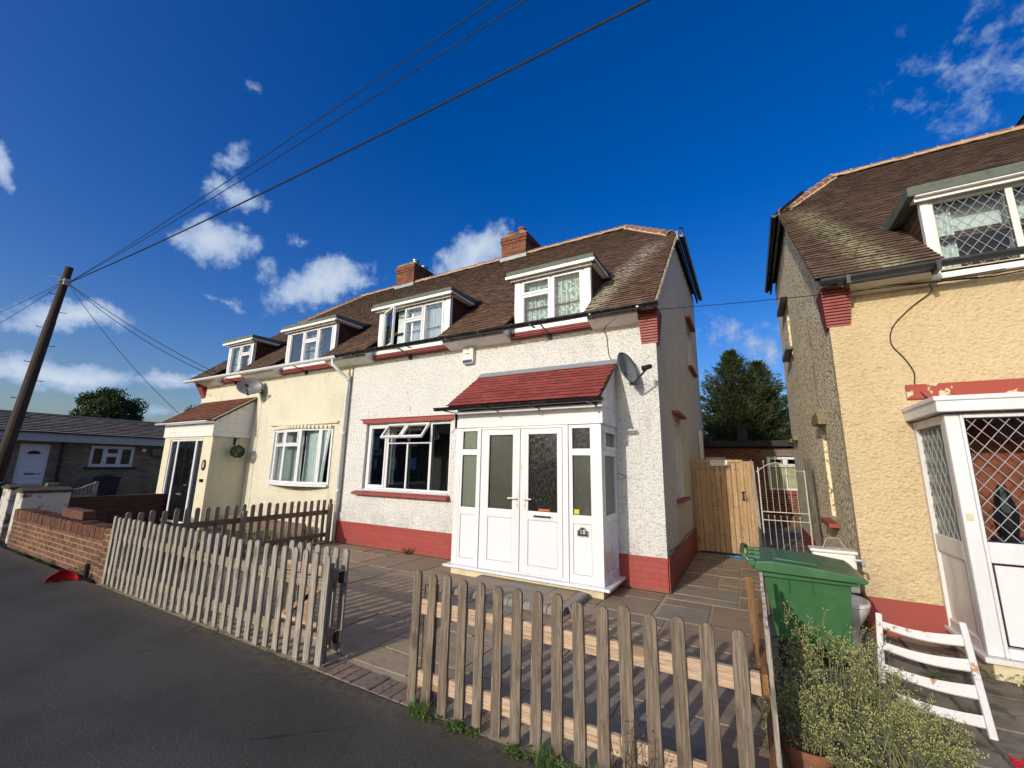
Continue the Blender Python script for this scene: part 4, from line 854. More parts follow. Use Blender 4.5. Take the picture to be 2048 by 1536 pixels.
# ================================================================ fences
random.seed(21)
def picket(mb,cx,y,z0,z1,w=.068,th=.02,axis='x',lean=0):
    pts=[]
    hw=w/2; zr=z1-hw
    poly=[(cx-hw,z0),(cx+hw,z0),(cx+hw+lean,zr)]+[(cx+lean+hw*math.cos(math.pi*i/8),zr+hw*math.sin(math.pi*i/8)) for i in range(1,8)]+[(cx-hw+lean,zr)]
    mb.prism(poly,'y' if axis=='x' else 'x',y,y+th)
def rail_fence(name,label,a0,a1,pos,n,axis,zt,zb,rails,posts,group=None,pm='weathered_wood',rm='weathered_rail',side=1,postm='weathered_wood',z0=.0,cat='picket fence',railext=(0,0)):
    mid=(a0+a1)/2; t=thing(name,label,cat,(mid,pos,0) if axis=='x' else (pos,mid,0),group)
    for i in range(n):
        c=a0+(a1-a0)*i/(n-1); m=MB(); picket(m,c+U(-.003,.003),pos+U(-.002,.002),zb+U(-.015,.01),zt+U(-.014,.012),w=.068+U(-.003,.003),axis=axis,lean=U(-.011,.011)); m.build('picket',pm,t,bevel=.003)
    q0,q1=(pos+.021,pos+.05) if side>0 else (pos-.031,pos-.002)
    for (r0,r1) in rails:
        m=MB()
        if axis=='x': m.box(a0-.03-railext[0],a1+.03+railext[1],q0,q1,r0,r1)
        else: m.box(q0,q1,a0-.03,a1+.03,r0,r1)
        m.build('rail',rm,t,bevel=.003)
    for p in posts:
        m=MB(); q2,q3=(q1+.001,q1+.072) if side>0 else (q0-.072,q0-.001)
        if axis=='x': m.box(p-.036,p+.036,q2,q3,-.05,zt-.1)
        else: m.box(q2,q3,p-.036,p+.036,-.05,zt-.1)
        m.build('post',postm,t,bevel=.004)
    return t
rail_fence('picket_fence','long weathered grey picket fence left of the drive opening, beside the brick wall',-7.42,-3.12,2.45,31,'x',.86,.01,[(.56,.655),(.14,.235)],[-7.3,-5.2,-3.2])
rail_fence('picket_fence','nearest weathered picket fence with paler rails, right of the drive opening',-2.13,-.12,2.44,16,'x',.855,.015,[(.575,.67),(.125,.22)],[-2.06],pm='near_picket',rm='fresh_rail',railext=(0,.055),postm='brown_wood')
rail_fence('picket_fence','brown picket fence running back to the white downpipe between the two front gardens',2.7,6.02,-7.74,24,'y',.865,.03,[(.56,.65),(.12,.2)],[4.25,5.97],pm='brown_picket',rm='brown_wood',postm='brown_picket',side=1)
rail_fence('picket_fence','short picket fence seen edge-on beside the green wheelie bin',2.52,3.82,.0,10,'y',.86,-.06,[(.57,.66),(.13,.22)],[],side=-1,rm='orange_y')
t=thing('fence_post','bare orange-brown timber post at the far end of the edge-on picket fence','post',(-.06,3.9,0)); m=MB(); m.add([(-.075,3.86,-.05),(-.05,3.86,-.05),(-.05,3.89,-.05),(-.075,3.89,-.05),(-.10,3.86,.80),(-.045,3.86,.80),(-.045,3.90,.80),(-.10,3.90,.80)],[(0,3,2,1),(4,5,6,7),(0,1,5,4),(1,2,6,5),(2,3,7,6),(3,0,4,7)]); m.build('post_shaft','orange_post',t,bevel=.005)
# picket gate folded back behind the left fence
t=thing('picket_gate','open picket gate folded flat behind the end of the long fence','gate',(-3.5,2.68,0))
for i in range(7):
    m=MB(); picket(m,-3.92+i*.128,2.66,.05,.86+U(-.006,.006)); m.build('picket','weathered_wood',t,bevel=.003)
m=MB(); m.box(-3.98,-3.11,2.63,2.659,.60,.69); m.box(-3.98,-3.11,2.63,2.659,.13,.22); m.build('rail','fresh_rail',t,bevel=.003)
m=MB(); m.prism([(-3.95,.22),(-3.87,.22),(-3.2,.6),(-3.28,.6)],'y',2.63,2.658); m.box(-3.62,-3.55,2.63,2.658,.22,.6); m.build('brace','orange_x',t)
for z in (.6,.13): m=MB(); m.box(-3.14,-3.105,2.6,2.63,z,z+.09); m.build('gate_hinge','black_plastic',t)
# closeboard side gate
t=thing('side_gate','tall pale pine boarded gate between the white house and the iron gate','gate',(-.5,9.35,0))
m=MB(); random.seed(4)
x=-.97
while x<-.17: 
    for k in range(1): m.box(x,x+.085,9.35,9.372,.05,1.74); m.box(x+.012,x+.073,9.344,9.35,.05,1.73)
    x+=.092
m.build('boards','gate_pine',t,bevel=.003)
m=MB(); m.box(-1.02,-.97,9.33,9.39,.03,1.80); m.box(-.16,-.11,9.33,9.39,.03,1.80); m.box(-.97,-.16,9.335,9.385,1.745,1.80); m.build('gate_frame','gate_pine',t,bevel=.004)
m=MB(); m.box(-.16,-.13,9.315,9.33,1.04,1.19); m.box(-.17,-.12,9.31,9.33,1.17,1.2); m.box(-.17,-.12,9.31,9.33,1.03,1.055); m.build('handle','black_plastic',t)
m=MB()
for z in (1.6,.9,.35):
    for k in range(14): m.box(-.94+k*.056,-.925+k*.056,9.341,9.345,z+U(-.01,.01),z+.014)
m.build('nail_heads','dark_hole',t)
t=thing('board_fence','narrow vertical-board panel standing right of the pine gate','fence',(0,9.35,0))
m=MB()
for k in range(3): m.box(-.105+k*.058,-.05+k*.058,9.34+.004*k,9.365,.0,1.77)
m.build('boards','gate_pine',t,bevel=.003)
t=thing('gate_sign','small white sign reading PRIVATE PROPERTY KEEP OUT on the pine gate','sign',(-.53,9.32,1.73))
m=MB(); m.box(-.68,-.375,9.322,9.329,1.68,1.785); bs=m.build('sign_board','sign_white',t,bevel=.002)
def text(par,s,loc,size,mat,rotz=0,name='lettering',ext=.001,font=None):
    cu=bpy.data.curves.new(name,'FONT'); cu.body=s; cu.size=size; cu.align_x='CENTER'; cu.align_y='CENTER'; cu.extrude=ext
    o=bpy.data.objects.new(name,cu); C.objects.link(o); bpy.context.view_layer.update()
    me=bpy.data.meshes.new_from_object(o); bpy.data.objects.remove(o)
    M_=Matrix.Translation(loc)@Matrix.Rotation(rotz,4,'Z')@Matrix.Rotation(R_(90),4,'X'); me.transform(M_)
    q=bpy.data.objects.new(name,me); C.objects.link(q); me.materials.clear(); me.materials.append(MM[mat]); q.parent=par
    if par.parent is None and par.get('wl') is not None: q.location=-Vector(par['wl'])
    return q
text(t,'PRIVATE PROPERTY',(-.5275,9.320,1.752),.030,'ink'); text(t,'KEEP OUT',(-.5275,9.320,1.708),.032,'ink')
# white iron gate
t=thing('iron_gate','tall off-white wrought iron gate with arched top beside the yellow house','gate',(.47,8.9,0))
IY=8.9; m=MB()
xs=[.13+.0925*k for k in range(8)]
arch=lambda x:1.60+(.14*math.sin(math.pi*(x-.13)/.56) if x<.69 else 0)
m.tube([(x,IY,arch(x)) for x in [.09]+[.13+.56*i/12 for i in range(13)]+[.83]],.008,6); m.box(.13,.83,IY-.006,IY+.006,.88,.895); m.box(.13,.83,IY-.006,IY+.006,.74,.755); m.box(.13,.83,IY-.006,IY+.006,.03,.045); m.box(.12,.14,IY-.01,IY+.01,.0,1.66); m.box(.81,.83,IY-.01,IY+.01,.0,1.62)
m.build('gate_frame','iron_white',t)
for k,x in enumerate(xs[1:-1]):
    m=MB(); m.tube([(x,IY,.885),(x,IY,arch(x)+.09)],.0048,6); m.tube([(x,IY,.04),(x,IY,.80)],.0048,6); m.tube([(x,IY,.80),(x,IY,.815),(x,IY,.83)],[.006,.012,.004],6); m.tube([(x,IY,arch(x)+.08),(x,IY,arch(x)+.095),(x,IY,arch(x)+.11)],[.006,.012,.004],6); m.build('gate_bar','iron_white',t)
t=thing('gate_post','split grey timber post between the pine gate and the iron gate','post',(.07,8.85,0)); m=MB(); m.add([(.03,8.82,-.08),(.11,8.82,-.08),(.11,8.9,-.08),(.03,8.9,-.08),(.02,8.82,1.80),(.07,8.82,1.74),(.07,8.9,1.7),(.02,8.9,1.78)],[(0,3,2,1),(4,5,6,7),(0,1,5,4),(1,2,6,5),(2,3,7,6),(3,0,4,7)]); m.build('post_shaft','weathered_wood',t,bevel=.006)
t=thing('gate_post','dark grey timber gate post leaning against the pebbledashed wall','post',(.9,8.85,0)); m=MB(); m.add([(.86,8.8,-.08),(.95,8.8,-.08),(.95,8.88,-.08),(.86,8.88,-.08),(.83,8.8,1.82),(.91,8.8,1.82),(.91,8.88,1.82),(.83,8.88,1.82)],[(0,3,2,1),(4,5,6,7),(0,1,5,4),(1,2,6,5),(2,3,7,6),(3,0,4,7)]); m.build('post_shaft','grey_post',t,bevel=.006)
t=thing('boundary_fence','low weathered board fence on the boundary behind the green bin','fence',(.06,7.0,0)); m=MB(); y=5.3
while y<8.8: m.box(.045,.065,y,y+.095,-.08,.62+.02*math.sin(y*9)); y+=.1
m.build('boards','grey_post',t)
# ================================================================ left front walls
t=thing('garden_wall','low weathered red brick wall with soldier course top left of the picket fence','wall',(-9.7,2.6,0))
m=MB(); m.box(-12.0,-7.62,2.5,2.72,0,.5); wl=m.build('brickwork','garden_brick',t)
m=MB(); random.seed(9); x=-12.0
while x<-7.7:
    m.box(x+.004,x+.07,2.49+U(0,.008),2.72,.505,.66+U(-.008,.01)); x+=.076
m.build('coping_bricks','coping_brick',t,bevel=.006)
m=MB(); m.box(-7.72,-7.5,2.47,2.74,0,.67); m.build('end_pier','garden_brick',t,bevel=.004)
m=MB(); m.box(-9.9,-9.0,2.58,2.74,.67,.80); m.build('raised_coping','coping_brick',t,bevel=.01)
t=thing('downpipe_stub','short black pipe stub at the foot of the low brick wall','pipe',(-8.1,2.46,0)); m=MB(); m.box(-8.14,-8.06,2.465,2.498,0,.17); m.build('pipe','black_plastic',t)
def pillar(name,label,x0,x1,y0,y1,h,m1='pillar_white'):
    t=thing(name,label,'pillar',((x0+x1)/2,(y0+y1)/2,0)); m=MB(); m.box(x0,x1,y0,y1,0,h-.08); m.build('pillar_shaft',m1,t,bevel=.015); m=MB(); m.box(x0-.03,x1+.03,y0-.03,y1+.03,h-.079,h-.03); m.prism([(x0-.02,h-.03),(x1+.02,h-.03),((x0+x1)/2,h+.02)],'y',y0-.02,y1+.02); m.build('pillar_cap','pillar_cap',t,bevel=.01); return t
pillar('gate_pillar','flaking white gate pillar farthest left, beside the telegraph pole',-13.75,-13.2,2.62,3.05,1.04)
pillar('gate_pillar','flaking white gate pillar at the end of the low brick wall',-12.42,-12.0,2.55,3.2,1.02)
t=thing('garden_gate','narrow dark wrought iron gate between the two white pillars','gate',(-12.8,2.8,0)); m=MB()
for k in range(8): m.tube([(-13.15+k*.095,2.8,.08),(-13.15+k*.095,2.8,.85+.08*math.sin(k/7*math.pi))],.009,5)
m.box(-13.2,-12.42,2.79,2.81,.1,.13); m.box(-13.2,-12.42,2.79,2.81,.74,.77); m.build('gate_bars','dark_grey_plastic',t)
t=thing('concrete_post','mossy concrete post beside the trellis panel in front of the bungalow','post',(-13.6,3.3,0)); m=MB(); m.box(-13.7,-13.5,3.2,3.4,0,1.06); m.build('post_shaft','old_concrete',t,bevel=.01)
t=thing('trellis_panel','swept-top timber trellis panel between the concrete post and the bungalow window','fence',(-13.5,3.65,0)); m=MB()
for k in range(10): y=3.4+k*.06; m.box(-13.51,-13.49,y,y+.022,.3,.9+.13*(k/9)**3)
m.build('slats','weathered_wood',t)
m=MB(); m.tube([(-13.5,3.38,.9),(-13.5,3.6,.9),(-13.5,3.75,.93),(-13.5,3.85,.99),(-13.5,3.98,1.04)],.022,6); m.box(-13.52,-13.48,3.4,3.98,.74,.78); m.box(-13.53,-13.47,3.97,4.03,0,1.08); m.build('trellis_frame','weathered_wood',t)
t=thing('garden_wall','shaded red brick side wall running from the bungalow forecourt to the cream porch','wall',(-13.5,4.5,0)); m=MB(); m.box(-13.55,-13.33,3.25,6.0,0,.74); m.build('brickwork','shaded_brick',t)
t=thing('wheelie_bin','dark blue-black wheelie bin below the bungalow window','wheelie bin',(-19.4,6.0,0))
def bin_small(t,x,y,mat):
    m=MB(); m.add([(x-.2,y-.22,.06),(x+.2,y-.22,.06),(x+.2,y+.22,.06),(x-.2,y+.22,.06),(x-.26,y-.28,.95),(x+.26,y-.28,.95),(x+.26,y+.28,.95),(x-.26,y+.28,.95)],[(0,3,2,1),(4,5,6,7),(0,1,5,4),(1,2,6,5),(2,3,7,6),(3,0,4,7)]); m.build('bin_body',mat,t,bevel=.02)
    m=MB(); m.prism([(y-.31,.95),(y+.31,.95),(y+.29,1.0),(y,1.06),(y-.29,1.0)],'x',x-.29,x+.29); m.build('bin_lid',mat,t,bevel=.015)
    for s in (-1,1): m=MB(); m.tube([(x-.22,y+s*.2,.1),(x-.22,y+s*.26,.1)],.1,12); m.build('wheel','cable_black',t)
bin_small(t,-19.4,6.0,'bin_navy')
t=thing('wheelie_bin','black wheelie bin at the left edge behind the white pillar','wheelie bin',(-14.6,2.55,0)); bin_small(t,-14.6,2.75,'cable_black')
# ================================================================ things on the walls
def dish(name,label,c,ang,elev,wall,group=None,a=.25,b=.22,arm=.30):
    t=thing(name,label,'satellite dish',c,group)
    M_=Matrix.Translation(c)@Matrix.Rotation(ang,4,'Z')@Matrix.Rotation(-elev,4,'Y')
    m=MB(M_); n=20; vs=[];rings=6
    def pt(r,t_,o=0): return (.055*r*r*1.6-.05+o, b*r*math.cos(t_)*1.0, a*r*math.sin(t_))
    for o in (0,-.006):
        vs.append(pt(0,0,o))
        for k in range(1,rings+1):
            for j in range(28): vs.append(pt(k/rings,2*math.pi*j/28,o))
    h=1+rings*28; fs=[]
    for q in (0,1):
        s_=q*h
        fs+=[(s_,s_+1+j,s_+1+(j+1)%28) for j in range(28)]
        fs+=[(s_+1+(k-1)*28+j,s_+1+k*28+j,s_+1+k*28+(j+1)%28,s_+1+(k-1)*28+(j+1)%28) for k in range(1,rings) for j in range(28)]
    e=1+(rings-1)*28; fs+=[(e+j,e+(j+1)%28,h+e+(j+1)%28,h+e+j) for j in range(28)]
    m.add(vs,fs); m.tube([pt(1,2*math.pi*j/28,-.003) for j in range(29)],.006,5,False)
    dd=m.build('reflector','dish_metal',t,smooth=True)
    m=MB(M_); m.tube([(-.02,0,-a*.9),(.04,0,-a*1.02),(arm,0,-a*.62)],.014,6); m.box(.0,.02,-.03,.03,-a*1.05,-a*.85); m.build('feed_arm','dark_grey_plastic',t)
    m=MB(M_); m.tube([(arm-.03,0,-a*.52),(arm+.06,0,-a*.60)],.034,12); m.tube([(arm-.055,0,-a*.49),(arm-.03,0,-a*.52)],.04,12); m.tube([(arm+.06,-.0,-a*.60),(arm+.075,0,-a*.62)],.026,8); m.build('receiver','cable_black',t,bevel=.002)
    m=MB(); p=M_@Vector((-.06,0,-.03)); w=Vector((c[0]+wall[0],wall[1],c[2]+wall[2])); m.tube([p,(w.x,p.y,w.z),(w.x,w.y,w.z)],.016,7); m.box(w.x-.05,w.x+.05,w.y-.012,w.y,w.z-.07,w.z+.07); m.build('wall_bracket','dark_grey_plastic',t)
    m=MB(); q=M_@Vector((arm,0,-a*.66)); m.tube([q,q+Vector((.0,.1,-.10)),q+Vector((-.15,.2,-.05)),(w.x+.02,w.y-.01,w.z-.06),(w.x+.06,w.y-.005,w.z-.3),(w.x+.08,w.y-.005,.46)],.004,5); m.build('cable','curtain_net',t)
    return t
dish('satellite_dish','dark grey satellite dish on the white house above the porch side, near the corner',(-1.43,5.86,3.0),R_(-22),R_(18),(.02,6.138,-.12),'satellite dishes')
dish('satellite_dish','grey satellite dish on the cream house above its lean-to porch',(-11.0,5.82,3.48),R_(-42),R_(20),(.0,6.138,-.1),'satellite dishes',a=.24,b=.29)
t=thing('alarm_box','white alarm box with blue base strip under the eaves of the white house','alarm box',(-4.38,6.12,3.58))
m=MB(); m.prism([(-4.49,3.44),(-4.27,3.44),(-4.26,3.5),(-4.26,3.74),(-4.3,3.77),(-4.46,3.77),(-4.5,3.74),(-4.5,3.5)],'y',6.06,6.138); m.build('alarm_case','alarm_white',t,bevel=.012)
m=MB(); m.box(-4.48,-4.28,6.05,6.062,3.455,3.51); m.build('strobe_lens','alarm_blue',t,bevel=.004)
m=MB(); m.tube([(-4.38,6.058,3.715),(-4.38,6.052,3.715)],.018,10); m.box(-4.43,-4.33,6.056,6.06,3.62,3.635); m.build('emblem','dish_metal',t)
t=thing('house_number','arched dark slate house number plaque reading 18 on the porch panel','number plaque',(-1.965,PY,.77))
def plaque(s,g=0): 
    w,h=.078-g,.05-g; cx,cz=-1.965,.765
    return [(cx-w,cz-h),(cx+w,cz-h),(cx+w,cz+h*.5)]+[(cx+w*.8,cz+h*.6)]+[(cx+w*.62*math.cos(math.pi*i/10),cz+h*.6+(.045-g)*math.sin(math.pi*i/10)) for i in range(11)]+[(cx-w*.8,cz+h*.6),(cx-w,cz+h*.5)]
m=MB(); m.prism(plaque(1),'y',PY-.004,PY+.013); m.build('plaque_rim','galvanised',t); m=MB(); m.prism(plaque(1,.008),'y',PY-.008,PY-.0045); m.build('plaque_face','ink',t)
text(t,'18',(-1.965,PY-.009,.772),.082,'porcelain')
for x in (-2.03,-1.90): m=MB(); m.tube([(x,PY-.011,.765),(x,PY-.007,.765)],.005,8); m.build('screw','galvanised',t)
t=thing('house_number','small dark oval number plaque beside the black front door','number plaque',(-11.6,5.27,1.5))
m=MB(); m.prism([(-11.5+.09*math.cos(i*math.pi/10),1.5+.13*math.sin(i*math.pi/10)) for i in range(20)],'y',5.262,5.279); m.build('plaque_face','ink',t); text(t,'8',(-11.5,5.261,1.5),.19,'porcelain')
t=thing('topiary_ball','dark green artificial topiary ball hanging on the cream porch side','hanging plant',(-11.1,5.8,1.85))
m=MB(); random.seed(2)
for i in range(900):
    a=U(0,6.283);z=U(-1,1);r=.15*U(.86,1.05);q=math.sqrt(1-z*z);c=Vector((-11.08+r*q*math.cos(a),5.78+r*q*math.sin(a),1.84+r*z)); u=Vector((U(-1,1),U(-1,1),U(-1,1))).normalized()*.02; v=Vector((U(-1,1),U(-1,1),U(-1,1))).normalized()*.014
    m.quad(c-u,c-v,c+u,c+v)
m.build('ball','ball_leaf',t)
m=MB(); m.box(-11.275,-11.26,5.76,5.8,2.0,2.22); m.tube([(-11.27,5.78,2.02),(-11.2,5.78,2.16),(-11.08,5.78,2.18)],.012,5); m.tube([(-11.08,5.78,2.18),(-11.08,5.78,1.98)],.004,4); m.build('hanging_bracket','cable_black',t)
# door step of number 18
t=thing('doorstep','low paved doorstep with rounded block edging in front of the porch','step',(-2.7,4.95,0))
m=MB(); random.seed(8)
m.box(-3.50,-1.99,4.72,5.40,-.02,.058); m.build('step_bed','slab_grout',t)
m=MB(); slabs(m,-3.48,-2.0,4.74,5.39,.064,.29); m.build('step_slabs','sandstone_slab',t)
m=MB(); x=-3.6
def rblock(m,x0,x1,y0,y1,z0,z1,ax):
    n=6;r=.05
    if ax=='x': poly=[(y1,z0),(y1,z1)]+[(y0+r-r*math.sin(math.pi/2*i/n),z1-r+r*math.cos(math.pi/2*i/n)) for i in range(n+1)]+[(y0,z0)]; m.prism(poly,'x',x0,x1)
    else: poly=[(x0,z0),(x0,z1)]+[(x1-r+r*math.sin(math.pi/2*i/n),z1-r+r*math.cos(math.pi/2*i/n)) for i in range(n+1)]+[(x1,z0)]; m.prism(poly,'y',y0,y1)
while x<-1.95: rblock(m,x+.003,min(x+.1,-1.88)-.003,4.58,4.72,-.02,.072+U(-.002,.002),'x'); x+=.1
y=4.73
while y<5.3: rblock(m,-1.99,-1.86,y+.003,y+.097,-.02,.072,'y'); y+=.1
m.build('edging_block','kerb_block',t,bevel=.005)
# ================================================================ green bin, toilet, frame, shrubs
t=thing('wheelie_bin','large green wheelie bin with its lid closed, hinge towards the pine gate','wheelie bin',(.33,4.65,-.08))
def taper(m,b,tp,z0,z1):
    m.add([(b[0],b[2],z0),(b[1],b[2],z0),(b[1],b[3],z0),(b[0],b[3],z0),(tp[0],tp[2],z1),(tp[1],tp[2],z1),(tp[1],tp[3],z1),(tp[0],tp[3],z1)],[(0,3,2,1),(4,5,6,7),(0,1,5,4),(1,2,6,5),(2,3,7,6),(3,0,4,7)])
m=MB(); taper(m,(.09,.575,4.38,4.86),(.03,.62,4.33,4.93),.22,.75); m.box(.0,.66,4.30,4.96,.73,.775); 
for x in (.20,.36): taper(m,(x,x+.012,4.325,4.4),(x,x+.012,4.318,4.4),.62,.74)
m.build('bin_body','green_plastic',t,bevel=.015)
m=MB(); m.prism([(-.03,.778),(.70,.765),(.72,.785),(.68,.81),(.45,.84),(.1,.862),(-.02,.852)],'y',4.25,5.01); m.prism([(.1,.862),(.42,.842),(.42,.856),(.14,.876)],'y',4.36,4.9); m.box(.67,.73,4.5,4.76,.765,.785)
m.build('bin_lid','green_plastic',t,bevel=.022)
m=MB(); m.tube([(-.05,4.3,.83),(-.05,4.96,.83)],.03,12); m.tube(cr([(-.02,4.34,.78),(-.09,4.34,.86),(-.12,4.40,.885),(-.12,4.63,.89),(-.12,4.86,.885),(-.09,4.92,.86),(-.02,4.92,.78)],4),.02,8)
for y in (4.42,4.63,4.84): m.box(-.09,.02,y-.02,y+.02,.80,.872)
m.build('lid_hinge','green_plastic',t,bevel=.004)
for y in (4.33,4.93): m=MB(); m.tube([(.1,y-.03,.17),(.1,y+.03,.17)],.10,14); m.build('wheel','cable_black',t)
m=MB(); m.tube([(.1,4.35,.17),(.1,4.9,.17)],.014,8); m.build('axle','cable_black',t)
m=MB(); m.box(.42,.56,4.4,4.84,.11,.22); m.build('foot','cable_black',t)
t=thing('timber_pallet','grey weathered slatted pallet under the green bin','pallet',(.3,4.65,-.08)); m=MB()
for k in range(8): m.box(-.0,.78,4.15+k*.11,4.24+k*.11,.045,.065)
for x in (.0,.35,.7): m.box(x,x+.08,4.15,5.03,-.08,.044)
m.build('slats','grey_post',t,bevel=.004)
t=thing('toilet','discarded cream-white toilet pan and cistern against the yellow house','toilet',(.72,5.45,-.08))
m=MB(); m.box(.50,.86,5.55,5.73,.42,.78); m.box(.48,.88,5.53,5.75,.781,.815); m.build('cistern','porcelain',t,bevel=.03)
m=MB(); m.tube([(.84,5.5,.74),(.9,5.5,.74),(.9,5.46,.70)],.014,8); m.tube([(.6,5.6,.82),(.64,5.6,.92),(.74,5.6,.93),(.8,5.6,.82)],.005,5); m.build('flush_lever','galvanised',t)
def ell(cx,cy,rx,ry,z,n=20): return [(cx+rx*math.cos(2*math.pi*i/n),cy+ry*math.sin(2*math.pi*i/n),z) for i in range(n)]
m=MB(); lv=[(5.45,.10,.16,-.08),(5.43,.085,.13,.0),(5.42,.085,.13,.14),(5.38,.13,.19,.24),(5.35,.175,.245,.34),(5.35,.185,.255,.38)]; vs=[];n=20
for (cy,rx,ry,z) in lv: vs+=ell(.70,cy,rx,ry,z)
m.add(vs,[tuple(range(n))]+[(k*n+i,k*n+(i+1)%n,(k+1)*n+(i+1)%n,(k+1)*n+i) for k in range(len(lv)-1) for i in range(n)]); m.build('bowl','porcelain',t,smooth=True)
m=MB(); vs=ell(.70,5.35,.19,.26,.382)+ell(.70,5.35,.185,.255,.41); m.add(vs,[tuple(range(n)),tuple(range(n,2*n))]+[(i,(i+1)%n,n+(i+1)%n,n+i) for i in range(n)]); m.build('seat_lid','porcelain',t,bevel=.006)
# slatted white frame leaning over the shrub
t=thing('ladder_back_frame','broken white painted ladder-back frame with four bowed slats and peeling paint','bed end',(1.0,4.3,-.08))
TL,TR,BL,BR=map(Vector,((.83,4.75,.43),(1.34,4.78,.44),(.70,4.27,-.08),(1.22,4.17,-.07)))
def bar(m,a,b,w,th,up):
    d=(b-a).normalized(); s_=d.cross(up).normalized(); n_=s_.cross(d)
    vs=[]
    for p in (a,b):
        for (i,j) in ((-1,-1),(1,-1),(1,1),(-1,1)): vs.append(tuple(p+s_*i*w/2+n_*j*th/2))
    m.add(vs,[(0,1,2,3),(7,6,5,4)]+[(k,(k+1)%4,4+(k+1)%4,4+k) for k in range(4)])
upn=(TR-TL).cross(BL-TL).normalized()
for (a,b_) in ((TL,BL),(TR,BR)): m=MB(); bar(m,a+(a-b_)*.04,b_,.042,.035,upn); m.build('frame_post','peeling_white',t,bevel=.007)
for k,(u,w0,w1) in enumerate(((.10,.05,.085),(.34,.055,.085),(.58,.05,.09),(.82,.04,.075))):
    A=TL+(BL-TL)*(u-.02);B=TR+(BR-TR)*(u+.045); m=MB(); n=12; vs=[]
    dn=(BL-TL).normalized()
    for i in range(n+1):
        s_=i/n; p=A+(B-A)*s_-upn*(-.035*math.sin(math.pi*s_)); w=w0+(w1-w0)*s_; c=.012*math.sin(math.pi*s_)
        for (j,h) in ((-.5,-1),(-.5,1),(.5,1),(.5,-1)): vs.append(tuple(p+dn*(j*w+c)+upn*h*.008))
    m.add(vs,[(0,1,2,3),tuple(range(4*n,4*n+4))[::-1]]+[(4*i+q,4*i+(q+1)%4,4*i+4+(q+1)%4,4*i+4+q) for i in range(n) for q in range(4)]); m.build('slat','peeling_white',t)
def pot(name,label,x,y,r,h,z=-.08,tilt=0):
    t=thing(name,label,'plant pot',(x,y,z)); M_=Matrix.Translation((x,y,z))@Matrix.Rotation(tilt,4,'X'); m=MB(M_); n=24
    prof=[(r*.68,0),(r*.95,h*.82),(r*1.06,h*.82),(r*1.08,h),(r*.95,h),(r*.9,h*.85),(r*.2,h*.82)]; vs=[]
    for (q,zz) in prof: vs+=[(q*math.cos(2*math.pi*i/n),q*math.sin(2*math.pi*i/n),zz) for i in range(n)]
    m.add(vs,[tuple(range(n))]+[(k*n+i,k*n+(i+1)%n,(k+1)*n+(i+1)%n,(k+1)*n+i) for k in range(len(prof)-1) for i in range(n)]); m.build('pot_body','terracotta_pot',t)
    m=MB(M_); m.add([(r*.9*math.cos(2*math.pi*i/n),r*.9*math.sin(2*math.pi*i/n),h*.86) for i in range(n)],[tuple(range(n))]); m.build('potting_soil','soil',t)
    return t
pot('flower_pot','weathered terracotta pot nearest the edge-on picket fence, half hidden under the shrub',.16,3.08,.12,.20,tilt=-.15)
pot('flower_pot','smaller terracotta pot lying behind the nearest one, under the shrub',.36,3.12,.12,.16,tilt=.1)
def shrub(t,bases,nst,hgt,spread,seed,lean=(0,0),leafs=22,bud=.006):
    random.seed(seed); st=MB(); lf=MB(); bd=MB()
    for i in range(nst):
        b=random.choice(bases); h=hgt*U(.55,1.0)*b[3]; a=U(0,6.283); sp=spread*U(.1,1)**.7
        p0=Vector((b[0]+U(-.06,.06),b[1]+U(-.06,.06),b[2])); p3=p0+Vector((math.cos(a)*sp+lean[0]*h,math.sin(a)*sp+lean[1]*h,h)); pm=(p0+p3)/2+Vector((U(-.05,.05),U(-.05,.05),.06))
        pts=[p0*(1-s)**2+pm*2*s*(1-s)+p3*s*s for s in [k/6 for k in range(7)]]
        st.tube(pts,[.0035-.0022*k/6 for k in range(7)],4,False)
        for k in range(leafs):
            s=U(.25,1); q=p0*(1-s)**2+pm*2*s*(1-s)+p3*s*s; d=Vector((U(-1,1),U(-1,1),U(.1,1.2))).normalized()*U(.03,.085)
            e=q+d
            st.tube([q,q+d*.5+Vector((0,0,.004)),e],[.0014,.0011,.0007],3,False)
            for j in range(6):
                c=q+d*U(.2,1.0); u=Vector((U(-1,1),U(-1,1),U(-.2,1))).normalized()*U(.008,.016); w=u.cross(Vector((U(-1,1),U(-1,1),U(-1,1)))).normalized()*.0028
                lf.quad(c,c+u*.5+w,c+u,c+u*.5-w)
            if s>.6:
                for j in range(4):
                    c=e+Vector((U(-1,1),U(-1,1),U(-.5,1)))*.014; r=bud*U(.5,1)*.62
                    bd.add([c+Vector((r,0,0)),c+Vector((0,r,0)),c+Vector((-r,0,0)),c+Vector((0,-r,0)),c+Vector((0,0,r*1.7)),c-Vector((0,0,r))],[(0,1,4),(1,2,4),(2,3,4),(3,0,4),(1,0,5),(2,1,5),(3,2,5),(0,3,5)])
    st.build('stems','stem',t); lf.build('leaves','bush_leaf',t); bd.build('flower_buds','bush_bud',t)
t=thing('shrub','tall wispy grey-green shrub with pale yellow buds between bin and fence','shrub',(.35,3.35,-.08))
shrub(t,[(.17,3.36,.08,1.0),(.30,3.38,.08,.97),(.42,3.40,.08,.93),(.52,3.45,.08,.8),(.2,3.1,.08,.55),(.02,3.3,.0,.62),(.55,3.3,.05,.5),(.4,3.2,.05,.5)],82,.66,.17,5,leafs=22,bud=.0075)
shrub(t,[(.16,3.05,.06,1),(.3,3.0,.0,1),(.45,3.1,-.04,1),(.58,3.25,-.06,1),(.02,3.12,-.04,.8),(.35,3.25,.0,1)],34,.26,.18,15,leafs=15,bud=.007)
